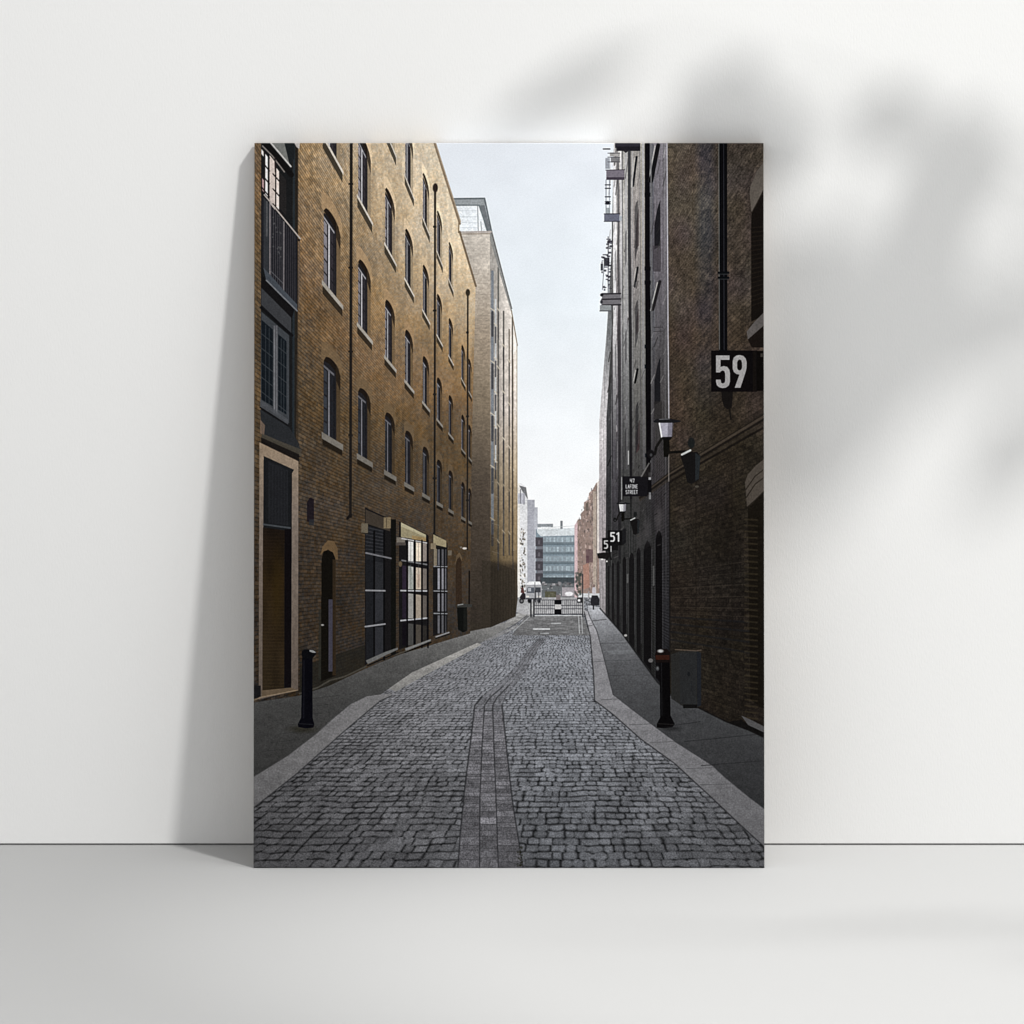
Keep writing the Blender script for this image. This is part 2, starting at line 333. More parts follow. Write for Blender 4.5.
NR = Wall(445.0, 603.0, 1)
def right_side(I):
    g = lambda v, a=0, c=0: (v + a, v, v + c)
    rows = [
     (143, [(614, g(210, 3, -2)), (617, g(100, 4, 0)), (618.5, g(222, 4, -4)), (622.0, g(110)), (623.0, g(176, 2, -4)), (628, g(74, -2, 4)), (631, g(150, 4, -4)), (641, g(158, 4, -10)), (645, g(12, 0, 5)), (650, g(96, 0, 6)), (654, g(112, 4, 6)), (667, g(100))]),
     (250, [(611.7, g(90)), (613, g(216, 3, -2)), (617.3, g(92, 6, 0)), (619.6, g(188, 3, 0)), (622.8, g(164, 2, -4)), (628, g(58, -2, 4)), (631.2, g(136, 6, -2)), (639.5, g(144, 6, -8)), (645, g(12, 0, 5)), (650, g(86, 0, 6)), (654, g(100, 4, 6)), (667.5, g(90))]),
     (330, [(607, g(116, -2, 2)), (611.8, g(70)), (613, g(182, 4, 2)), (617.2, g(66, 6, 4)), (621, g(140, 0, 0)), (628.8, g(38)), (632, g(118, 2, -2)), (640, g(124, 2, -4)), (645.4, g(9, 0, 3)), (651, g(80, 0, 4)), (655, g(80, 2, 3)), (668.2, g(80))]),
     (420, [(599.4, g(206, 4, 2)), (606.5, g(60)), (608, g(94, 2, 4)), (612, g(40)), (614, g(92, 2, 4)), (618.5, g(32, 2, 4)), (621.3, g(90)), (629.6, g(22)), (632.3, g(80, 1, -2)), (645.8, g(8)), (651, g(56, 2, 2)), (655, g(54, 2, 0)), (669, g(60))]),
    ]
    n = 12
    rows[3] = (420, [rows[3][1][i] for i in (0, 1, 2, 3, 4, 5, 6, 8, 9, 10, 11, 12)])
    rows[3] = (420, [(599.4, g(206, 4, 2)), (606.5, g(62, 0, 2)), (611.5, g(88, 2, 4)), (618.3, g(34, 4, 4)), (621.2, g(92, 0, 0)), (629.4, g(22)), (632.3, g(82, 1, -2)), (640, g(86, 1, -2)), (645.8, g(8)), (651, g(58, 2, 2)), (655, g(56, 2, 0)), (669, g(60))])
    rows.append((500, [(599, g(150, 6, 2)), (606, g(46, 0, 2)), (611.5, g(58, 2, 4)), (618, g(32, 2, 3)), (621, g(52)), (629.4, g(34)), (632.3, g(54, 1, 0)), (640, g(50, 1, 0)), (646, g(44, 1, 1)), (651, g(44, 2, 2)), (655, g(46, 3, 2)), (669.5, g(40))]))
    rows.append((560, [(599, g(150, 6, 2)), (605.5, g(42)), (611.5, g(42)), (618, g(42)), (621, g(46)), (629.4, g(50)), (632.3, g(44)), (640, g(40)), (646, g(42)), (651, g(42)), (655, g(42, 1, 2)), (669.7, g(40))]))
    rows.append((700, [(601, g(110)), (605.5, g(34)), (611.5, g(32)), (618, g(36)), (621, g(34)), (629.4, g(32)), (632.3, g(34)), (640, g(30)), (646, g(32)), (651, g(32)), (655, g(34, 0, 3)), (669.7, g(30))]))
    # the far right row of warehouses above the pavement line
    save = I.im.copy()
    _strips(I, rows, 143, 700)
    base = [(600, 609), (612, 622.5), (622, 635), (637, 655), (657, 682), (672, 697)]
    bb, m = I.mask([(590, 720)] + [(590, 605)] + base + [(680, 705), (680, 720)], I.box(590, 590, 684, 722))
    sv = save[bb[2]:bb[3], bb[0]:bb[1]]; I.put((bb, m), sv)
    # arched openings and slots on the street level of the far row
    F = Wall(568.5, 581.5, 1)
    for x0, x1, yt, v in ((655.5, 662, 531, 12), (643.5, 651, 541, 16), (636.5, 640.5, 548, 20), (629, 634, 553, 20), (622.5, 626, 557, 20), (616.5, 619.5, 561, 24), (611.5, 614, 563, 26), (607.5, 609.5, 566, 28)):
        yb0 = np.interp(x0, [q[0] for q in base], [q[1] for q in base]) - 2; yb1 = np.interp(x1, [q[0] for q in base], [q[1] for q in base]) - 2
        w = x1 - x0
        I.poly([(x0, yb0), (x0, yt + 1.6 * w), (x0 + .18 * w, yt + .6 * w), (x0 + .5 * w, yt), (x0 + .8 * w, yt + .35 * w), (x1, yt + 1.0 * w), (x1, yb1)], g(v, 1, 1), .93)
        I.line([(x0 - .6, yt + 1.6 * w), (x0 - .6, yb0)], .6, g(70), .5); I.line([(x1 + .7, yt + 1.2 * w), (x1 + .7, yb1 - 14)], .8, g(66, 0, 2), .55)
    bb = I.box(600, 560, 669, 700); xx, yy = I.grid(bb)
    t, _ = F.bricks(xx, yy, ck=.03, amp=.2, joint=.4, seed=9)
    I.im[bb[2]:bb[3], bb[0]:bb[1]] = np.where((np.interp(xx, [q[0] for q in base], [q[1] for q in base]) > yy)[..., None], I.im[bb[2]:bb[3], bb[0]:bb[1]] * t[..., None], I.im[bb[2]:bb[3], bb[0]:bb[1]])
    for x, y0, y1, v in ((627.5, 575, 583, 96), (653.5, 567, 586, 84), (628, 452, 465, 205)):
        I.poly([(x - .8, y0), (x + .9, y0 - 1), (x + .9, y1), (x - .8, y1 + 1)], g(v), .8)
    I.ell(659, 520, 3, 9, (96, 92, 92), .45, .9); I.ell(647, 532, 3, 9, (88, 84, 86), .45, .9); I.ell(640, 540, 2.5, 8, (82, 78, 80), .35, .9)
    # pipe joints, sills and dark windows in steep perspective
    for a, c, w, dk in (((636.8, 157), (633.2, 186), 2.2, (22, 22, 26)), ((658.5, 145), (651.5, 181), 4.0, (14, 14, 16)), ((637.8, 268), (635, 287), 2.2, (26, 26, 28)), ((660, 282), (653, 310), 3.0, (28, 26, 28)), ((637.6, 370), (635, 383), 2.4, (16, 16, 16))):
        I.line([a, c], w, dk, .95)
        I.line([(a[0] - w * .8, a[1] + 1), (c[0] - w * .75, c[1] + 1)], 1.0, (190, 188, 184) if dk[0] < 27 or a[1] < 300 else (150, 150, 148), .8)
    for x, y0, y1, w in ((637.5, 207, 246, 3.0), (637.5, 308, 332, 2.6), (638, 420, 450, 3.2), (657.5, 200, 246, 6.0), (657.5, 357, 402, 6.0)):
        I.poly([(x + w / 2, y0), (x + w / 2, y1), (x - w / 2, y1 + 4), (x - w / 2, y0 + (y1 - y0) * .55), (x, y0 + (y1 - y0) * .2)], (24, 24, 27) if x > 650 else (58, 46, 47), .95)
    I.rect(653, 246, 661, 272, (56, 52, 56), .7); I.rect(654, 402, 662, 420, (40, 38, 38), .7)
    for y in (332, 328): I.line([(654, y), (663, y - .4)], .7, (44, 42, 44), .8)
    for y in (193, 267, 281, 345, 365, 454): I.rect(644.6, y, 651.4, y + 4, (18, 22, 26), .9)
    for x, y0, y1 in ((614.6, 300, 316), (615.2, 325, 338), (616, 395, 405), (616.3, 432, 440), (625.3, 245, 252), (627.6, 318, 328), (625.6, 414, 420)):
        I.line([(x + .8, y0), (x - .6, y1)], .9, (60, 54, 56), .75); I.line([(x + .2, y0 - 6), (x + .5, y0)], 1.0, (205, 200, 200), .5)
    def vl(pts, w, cols):
        for (x0, y0), (x1, y1), c0, c1 in zip(pts[:-1], pts[1:], cols[:-1], cols[1:]):
            n = 6
            for j in range(n):
                u0, u1 = j / n, (j + 1) / n; v = c0 + (c1 - c0) * (u0 + u1) / 2
                I.poly([(x0 + (x1 - x0) * u0 - w / 2, y0 + (y1 - y0) * u0), (x0 + (x1 - x0) * u0 + w / 2, y0 + (y1 - y0) * u0), (x0 + (x1 - x0) * u1 + w / 2, y0 + (y1 - y0) * u1), (x0 + (x1 - x0) * u1 - w / 2, y0 + (y1 - y0) * u1)], g(v, 1, 2), .9)
    vl([(614.9, 165), (614.9, 300), (614.8, 380), (614.8, 440)], 2.8, (232, 226, 158, 84))
    vl([(612.4, 222), (612.3, 330), (612.6, 480)], .9, (70, 62, 36)); vl([(618.4, 160), (618.8, 250), (619.2, 330), (619.8, 560)], 1.8, (98, 84, 60, 30))
    vl([(621.0, 160), (621.4, 250), (621.6, 330), (622.4, 470)], 1.5, (206, 190, 146, 70)); vl([(622.6, 150), (622.8, 330), (623.4, 520)], .7, (92, 74, 34)); vl([(626.2, 150), (626.4, 330), (627, 470)], 2.2, (178, 150, 70))
    vl([(629.6, 151), (629.8, 250), (630.4, 330), (631, 500)], 2.5, (60, 56, 38, 24)); vl([(632.6, 150), (632.8, 330), (633.4, 470)], .8, (176, 132, 70))
    vl([(643.2, 143), (643.3, 330), (644, 470)], 2.2, (172, 134, 78)); vl([(640.2, 143), (640.4, 330), (641, 470)], .7, (112, 90, 52)); vl([(647.4, 143), (648, 330), (648.6, 470)], 4.6, (14, 11, 8)); vl([(651.2, 143), (651.8, 330), (652.2, 470)], 1.4, (106, 92, 60)); vl([(664.6, 143), (665.2, 330), (666, 600)], .8, (128, 96, 52))
    rr = np.random.RandomState(5)
    for i in range(110):                                                 # brick bands, sills and frames foreshortened almost to slivers
        x = rr.choice([609.5, 610.2, 614.5, 616, 617.4, 622.4, 624.8, 627, 633.6, 635, 637.4, 639, 643, 652.8, 656, 659, 662, 664.8]); y = rr.uniform(150, 560); sl = (y - 581.5) / (x - 568.5); w = rr.uniform(1.2, 3.6)
        lum = np.interp(y, [143, 330, 430, 560], [1.0, .8, .56, .42]); g0 = rr.choice([38, 54, 70, 172, 196]) * lum
        I.line([(x - w / 2, y - sl * w / 2), (x + w / 2, y + sl * w / 2)], rr.uniform(.5, 1.1), (g0 * 1.02, g0, g0), rr.uniform(.35, .8), .3)
    for x, y0, y1, w, v in ((636.4, 200, 262, 3.2, 52), (636.6, 300, 350, 3.0, 50), (636.8, 402, 456, 3.0, 36), (626, 230, 268, 1.8, 84), (626, 330, 366, 1.8, 74), (625.6, 428, 462, 1.8, 52), (615.6, 250, 284, 1.4, 120), (615.8, 344, 380, 1.4, 96), (616.2, 440, 474, 1.4, 60)):
        I.poly([(x - w / 2, y0 + 3 * w), (x - w * .1, y0 + w), (x + w / 2, y0), (x + w / 2, y1 - 4 * w), (x - w / 2, y1)], g(v, 1, 2), .7); I.line([(x + w / 2 + .5, y0 + 2), (x + w / 2 + .4, y1 - 4 * w)], .6, g(min(220, v * 2.4)), .5)
    # hoist gantries against the sky
    I.rect(615.2, 143, 640.5, 148, (42, 40, 48)); I.rect(617, 146.5, 640.5, 151, (30, 28, 34)); I.poly([(622, 150), (630, 150), (626, 153)], (40, 38, 42)); I.rect(628.5, 150, 631, 252, (54, 56, 60), .35)
    I.rect(603, 148.3, 610.5, 149.7, (30, 30, 34)); I.rect(610, 152.5, 620, 156.4, (160, 158, 156)); I.rect(611, 157.5, 620, 162.5, (118, 118, 120)); I.rect(605.5, 158, 610, 169, (152, 156, 164))
    for y in (153.2, 157.2, 162): I.line([(608, y), (620, y)], .7, (66, 64, 70))
    I.rect(606.5, 170, 624.6, 180, (116, 110, 120)); I.rect(606.5, 177.4, 624.6, 180, (62, 56, 66)); I.line([(606, 170.2), (625, 169.8)], .8, (58, 54, 62))
    I.line([(606.2, 180), (606.2, 216)], .7, (92, 98, 110)); I.line([(609.6, 180), (609.6, 216)], .6, (130, 136, 146))
    for y in (185, 188.5, 197, 202, 204): I.line([(605.5, y), (610.4, y)], 1.1, (36, 36, 44))
    I.ell(607.8, 203, 2.2, 1.9, (30, 30, 38)); I.rect(605.8, 208, 610.2, 214, (140, 146, 150), .9)
    I.rect(604.4, 214, 619.5, 221.8, (100, 102, 116)); I.line([(604.4, 214.2), (620, 214)], 1.0, (52, 52, 60)); I.line([(604.4, 221.6), (619.6, 221.6)], 1.0, (60, 62, 72)); I.rect(619.5, 216, 622, 221, (160, 168, 176), .8)
    rng = np.random.RandomState(11)
    I.line([(608.3, 237), (608.3, 293)], .8, (46, 46, 54)); I.line([(604.5, 262), (602.5, 290)], .7, (70, 72, 80), .7)
    for i in range(46):
        y = rng.uniform(238, 290); x = rng.uniform(601, 609.5) if y > 254 else rng.uniform(606, 610)
        I.rect(x, y, x + rng.uniform(1, 3.6), y + rng.uniform(.6, 2.2), (46, 44, 52), .8)
    I.rect(604, 258, 609.6, 266.5, (40, 40, 46), .9); I.rect(600.8, 264, 603.2, 271, (34, 34, 40), .9)
    I.rect(602, 293.4, 620.6, 305.8, (108, 106, 110))
    for y in (294, 299.4, 305.2): I.line([(602, y + .4), (620.6, y)], 1.5, (44, 42, 46))
    I.rect(600, 305.6, 611, 311.6, (140, 144, 146)); I.line([(600, 311.4), (611, 311.4)], 1.0, (70, 72, 76)); I.ell(601.8, 295.4, 1.6, 1.6, (26, 26, 30)); I.ell(601.6, 302.4, 1.4, 2.0, (52, 52, 58))
    # the near warehouse
    poly = [(667.5, 143), (764, 143), (764, 738), (748, 731), (726, 722.5), (700, 709.5), (672, 696), (669.5, 694), (669, 420)]
    bb, m = I.mask(poly); xx, yy = I.grid(bb)
    base = _ramp(yy, [(143, (82, 73, 65)), (250, (75, 66, 59)), (340, (69, 60, 52)), (420, (56, 48, 40)), (480, (44, 39, 33)), (600, (38, 33.5, 28.5)), (740, (36, 31, 26))])
    t, r = NR.bricks(xx, yy, ck=.0165, cs=.052, f=900, seed=3, amp=.30, joint=.17)
    lo = _noise(xx / 22, yy / 30, 81) - .5; lo2 = _noise(xx / 3.2, yy / 3.2, 82) - .5
    xs = np.interp(xx, [667, 690, 712, 722, 764], [1.04, 1.06, .93, .9, .9])
    sp3 = _hash(np.floor(xx * .75), np.floor(yy * .85), 85) - .5
    L = .95 * (t * (1 + .22 * lo) * (1 + .30 * lo2 + .34 * sp3) * xs)[..., None]
    tint = 1 + np.stack([.08 * (_noise(xx / 26, yy / 34, 83) - .5), 0 * xx, -.14 * (_noise(xx / 18, yy / 26, 84) - .5)], -1)
    bluish = np.clip((712 - np.abs(xx - 706)) - 700, 0, 8)[..., None] / 8.0 * np.array([-7, -2, 7]) * np.clip((430 - yy) / 200, 0, 1)[..., None]
    I.put((bb, m), base * L * tint + bluish)
    # dark stain band and courses near the foot of the wall
    def course(x0, x1, k, w, col, a):
        I.line([(x, NR.yh - k * (x - NR.xv)) for x in (x0, x1)], w, col, a, .3)
    for k in (-.065, -.095, -.13, -.165): course(671, 764, k, 2.0, (26, 27, 29), .55)
    for k in (-.048, -.02, .02, .06, .10, .135): course(671, 764, k, .6, (72, 64, 56), .4)
    for x in (696, 732): I.line([(x, 470), (x, 640)], .9, (26, 22, 18), .7, .3)
    I.line([(669.6, 470), (669.8, 694)], 1.2, (20, 19, 18), .8, .4)
    # moulded string course
    for o, w, c, a in ((0, 2.6, (66, 58, 50), .8), (3.2, 2.2, (22, 19, 17), .85), (-2.2, 1.2, (24, 21, 18), .75), (7.5, 2.2, (50, 44, 38), .6), (11.0, 2.0, (20, 17, 15), .85)):
        I.line([(764, 417 + o), (702, 454.5 + o * .8), (669, 475 + o * .7), (640, 497 + o * .5)] if o < 11 else [(764, 417 + o), (702, 454.5 + o * .8), (670, 474 + o * .8)], w, c, a, .4)
    # the corner highlight, pipes
    I.line([(667.3, 143), (668.2, 330), (669, 420)], 1.1, (178, 176, 182), .9); I.line([(668.8, 455), (668.8, 482)], .9, (128, 122, 118), .8)
    I.rect(719, 143, 727.5, 352, (11, 11, 13)); I.line([(719.2, 143), (719.6, 350)], .8, (120, 120, 116), .75); I.line([(724, 143), (724.3, 350)], .8, (44, 44, 50), .8)
    for y in (272, 277): I.rect(718, y, 729.5, y + 2.2, (9, 11, 13)); I.rect(718, y + 2.2, 729, y + 3, (46, 48, 50), .8)
    # arch of the upper window, its sill, and the arch by the door at the right edge
    I.poly([(764, 162), (757, 172), (751, 186), (750, 194), (752, 213), (757, 204), (764, 190)], (84, 78, 72)); I.line([(752, 213), (757, 204), (764, 190)], 1.0, (30, 26, 22), .8)
    I.poly([(764, 191), (757, 205), (752, 214), (751.5, 226), (751.5, 322), (764, 316)], (17, 14, 12), .95)
    for i in range(18): I.line([(752, 228 + i * 4.6), (764, 227 + i * 4.4)], .9, (46, 38, 31), .4, .3)
    I.poly([(764, 313), (755, 322), (747, 332), (748, 340), (764, 326)], (84, 80, 78)); I.poly([(748, 340), (764, 326), (764, 348), (752, 348)], (20, 16, 14), .9)
    I.poly([(764, 460), (756, 466), (748, 475), (745, 483), (747, 508), (755, 501), (764, 492)], (70, 64, 58))
    for pts in ([(764, 470), (755, 477), (746, 490)], [(764, 478), (755, 485), (746.5, 498)], [(764, 492), (755, 501), (747, 508)]): I.line(pts, 1.0, (26, 22, 18), .8, .3)
    I.poly([(764, 493), (755, 502), (748, 509), (750, 700), (764, 710)], (18, 15, 11), .75)
    for i in range(34):
        y = 520 + i * 6.0; I.line([(745, y), (757, y + .6 + i * .03)], 1.6, (62, 54, 40), .45, .5)
    # doorstep, foot of the wall
    I.poly([(741, 716), (750, 720), (764, 727), (764, 733), (748, 725.5)], (76, 75, 76)); I.poly([(741, 720), (748, 725.5), (764, 733), (764, 738), (748, 731), (726, 722.5)], (15, 14, 14), .9)
    I.line([(672, 696), (700, 709), (726, 722), (748, 730), (764, 738)], 1.6, (18, 17, 17), .8, .4)
    I.line([(600, 609), (622, 634), (637, 655), (657, 682.5), (672, 697)], 1.4, (24, 24, 25), .8, .4)
    I.ell(650.5, 661, 2.4, 2.0, (120, 118, 118), .8); I.ell(625.5, 636, 1.6, 1.2, (190, 188, 186), .8)
    # meter cabinet
    I.poly([(671, 655), (679, 652), (696, 651), (701, 653), (701, 706), (697, 708), (683, 707), (671, 699)], (38, 38, 37)); I.poly([(679.5, 654), (696, 653), (696, 705), (680, 704)], (37, 38, 39)); I.poly([(696.5, 652), (701, 654), (701, 706), (697, 707)], (30, 32, 36))
    I.line([(675, 650), (696, 651.4), (701, 650.6)], 1.0, (92, 80, 70), .8); I.ell(688.5, 674.5, 1.4, 2.2, (24, 26, 28)); I.line([(691, 682), (692, 692)], .9, (32, 34, 36)); I.rect(683, 705, 697, 708.6, (16, 16, 16))
    # house number board 59
    I.rect(711.3, 351, 757, 392.4, (13, 11, 12)); I.rect(757, 351.5, 764, 391.5, (12, 10, 9)); I.rect(753, 351, 756.5, 392, (24, 20, 17), .6); I.rect(760.6, 354, 763, 357.5, (52, 48, 44))
    c = (150, 148, 148)
    I.poly([(716.2, 356), (729.6, 356), (729.6, 360.4), (720.6, 360.4), (720.6, 367.5), (724, 366.6), (727.4, 367.4), (729.6, 370.4), (730.2, 374), (730.2, 382), (729, 386), (726, 388.3), (722.8, 388.7), (719.4, 388), (717, 385.8), (716.2, 382.6), (716.2, 380.2), (720.8, 380.2), (721.2, 383.2), (723, 384.2), (725, 383), (725.4, 380), (725.4, 374.6), (724.6, 371.8), (722.8, 371), (721, 371.8), (720.2, 373), (716.2, 373)], c)
    b9 = [(732.8, 362), (733.8, 358.2), (736.6, 356), (740, 355.6), (743.4, 356.4), (745.8, 358.8), (746.8, 362.4), (746.8, 368), (745.8, 372.4), (740.6, 388.4), (734.8, 388.4), (739.6, 375.2), (736.6, 374.6), (734, 372.6), (732.9, 369.6)]
    I.poly(b9, c); I.poly([(737.3, 363), (738.2, 360.8), (739.8, 360), (741.4, 360.8), (742.1, 363), (742.1, 368.6), (741.3, 370.4), (739.8, 371), (738.2, 370.4), (737.3, 368.6)], (13, 11, 12))
    I.poly([(721.5, 392.4), (733, 392.4), (732, 408), (727.5, 410), (724, 407), (722, 400)], (20, 18, 17)); I.line([(729.5, 408), (731, 420)], 1.6, (20, 18, 16), .9)
    # the name board 47 Lafone Street
    I.rect(622.6, 477, 647.5, 497, (21, 20, 23)); I.rect(647.5, 478.5, 651.5, 495.5, (14, 13, 15)); I.line([(621.6, 478), (621.6, 500)], .9, (170, 170, 172), .7)
    FONT = {'4': [((0, 0), (0, 3), (2, 3)), ((2, 0), (2, 5))], '7': [((0, 0), (2, 0), (1, 5))], 'L': [((0, 0), (0, 5), (2, 5))], 'A': [((0, 5), (1, 0), (2, 5)), ((.4, 3), (1.6, 3))],
            'F': [((2, 0), (0, 0), (0, 5)), ((0, 2.4), (1.6, 2.4))], 'O': [((0, 0), (2, 0), (2, 5), (0, 5), (0, 0))], 'N': [((0, 5), (0, 0), (2, 5), (2, 0))], 'E': [((2, 0), (0, 0), (0, 5), (2, 5)), ((0, 2.5), (1.6, 2.5))],
            'S': [((2, 0), (0, 0), (0, 2.5), (2, 2.5), (2, 5), (0, 5))], 'T': [((0, 0), (2, 0)), ((1, 0), (1, 5))], 'R': [((0, 5), (0, 0), (2, 0), (2, 2.5), (0, 2.5)), ((.9, 2.5), (2, 5))], '5': [((2, 0), (0, 0), (0, 2), (1.4, 2), (2, 2.8), (2, 4.2), (1.4, 5), (0, 5))], '1': [((.2, .8), (1.2, 0), (1.2, 5))]}
    def write(txt, x, y, w, h, gap, lw, col):
        for ch in txt:
            for st in FONT[ch]: I.line([(x + p[0] / 2 * w, y + p[1] / 5 * h) for p in st], lw, col)
            x += w + gap
    write('47', 630.3, 479.6, 1.5, 3.4, 1.0, .62, (188, 188, 190)); write('LAFONE', 626, 485.4, 1.2, 3.4, .85, .58, (188, 188, 190)); write('STREET', 626, 491, 1.2, 3.4, .85, .58, (188, 188, 190))
    I.rect(648.5, 473, 651.2, 480.5, (190, 190, 192), .75); I.rect(648.8, 493, 651, 500, (150, 150, 152), .7); I.rect(650.3, 461, 651.2, 473, (120, 120, 122), .7)
    I.poly([(651, 463), (651, 478), (642, 478), (648, 466)], (26, 24, 24), .8); I.line([(649, 464), (641.5, 477)], 1.3, (120, 118, 116), .7)
    # boards 51
    I.rect(607.8, 531, 622.5, 546, (17, 17, 18)); I.poly([(622.5, 530), (626, 529), (626, 543), (622.5, 546)], (26, 26, 28)); I.rect(602.2, 538.5, 612, 551.5, (17, 17, 18)); I.rect(612, 545, 618, 551, (20, 20, 21))
    write('51', 611, 533.5, 3.2, 8.2, 2.4, 1.5, (192, 192, 192)); write('5', 604.6, 541.6, 2.8, 7.2, 2.0, 1.3, (176, 176, 176)); I.line([(611, 547), (611, 552)], 1.1, (160, 160, 160)); I.line([(609, 552), (611, 560)], 1.6, (22, 22, 22))
    I.poly([(597, 554), (604, 553), (611, 554), (608, 560), (598, 559)], (26, 24, 24)); I.ell(602, 560, 1.2, .8, (220, 216, 210)); I.ell(606.8, 562, .8, .8, (230, 226, 220))
    # wall lamps
    def lamp(x, y, s, glow):
        P = lambda a, b: (x + a * s, y + b * s)
        I.poly([P(-11, -11), P(-8, -13), P(4, -13.6), P(16, -11.5), P(17, -10.4), P(10, -9), P(-3, -9), P(-10, -9.4)], (24, 24, 26)); I.line([P(-5, -12.6), P(5, -13)], .7 * s, (120, 120, 124), .8)
        I.poly([P(-5.4, -9), P(8, -9.2), P(7.4, 4.8), P(-2.4, 5.2)], glow); I.poly([P(3.4, -9), P(9.4, -9.2), P(8, 4.8), P(3.2, 5)], (84, 82, 92), .55)
        I.line([P(-4.9, -8.6), P(-2.6, 5)], 1.5 * s, (236, 236, 238)); I.poly([P(-2.8, 5), P(7.8, 4.8), P(6, 8), P(-1, 8.4)], (14, 13, 14))
        I.poly([P(-1, 8), P(5, 8), P(5.4, 19), P(3.8, 25), P(-.6, 25), P(-.8, 19)], (15, 14, 12))
        I.line([P(-3, 7), P(-8, 15), P(-9.6, 22)], 2.6 * s, (22, 21, 20)); I.line([P(2, 20.6), P(21, 19.6)], 2.6 * s, (17, 16, 14))
        I.ell(*P(-13.6, 22), 3.6 * s, 4.2 * s, (20, 19, 20)); I.ell(*P(-13.3, 23), 1.3 * s, 1.6 * s, (56, 56, 58))
        I.ell(*P(27, 11), 3.6 * s, 5.4 * s, (26, 28, 28)); I.poly([P(16, 24), P(22, 20), P(33, 20), P(36, 24), P(34.5, 48), P(27, 52), P(22.6, 50), P(20, 36)], (20, 19, 19)); I.poly([P(31, 21), P(36, 24), P(34.5, 47), P(31, 49)], (34, 37, 39))
        I.line([P(17.6, 22.6), P(26, 18.4)], 2.0 * s, (186, 188, 186)); I.ell(*P(32.6, 54.6), 2 * s, 1.2 * s, (66, 62, 56))
    lamp(664.4, 432.6, 1.0, (158, 156, 168)); lamp(621.8, 509.5, .5, (206, 206, 208))

LW = Wall(568.5, 581.5, -1)
def _lwall_shade(xx, yy):
    k = np.interp(yy, [143, 240, 323, 424, 510, 620], [2.3, 2.3, 1.6, .45, .2, .1])
    t = yy - k * (xx - 310)
    return 1.04 * _ramp(t, [(-150, (226, 211, 186)), (-66, (210, 191, 163)), (35, (188, 168, 140)), (166, (151, 127, 96)), (286, (121, 98, 73)), (397, (91, 75, 55)), (500, (73, 62, 50)), (566, (61, 52, 43)), (700, (50, 43, 36))])

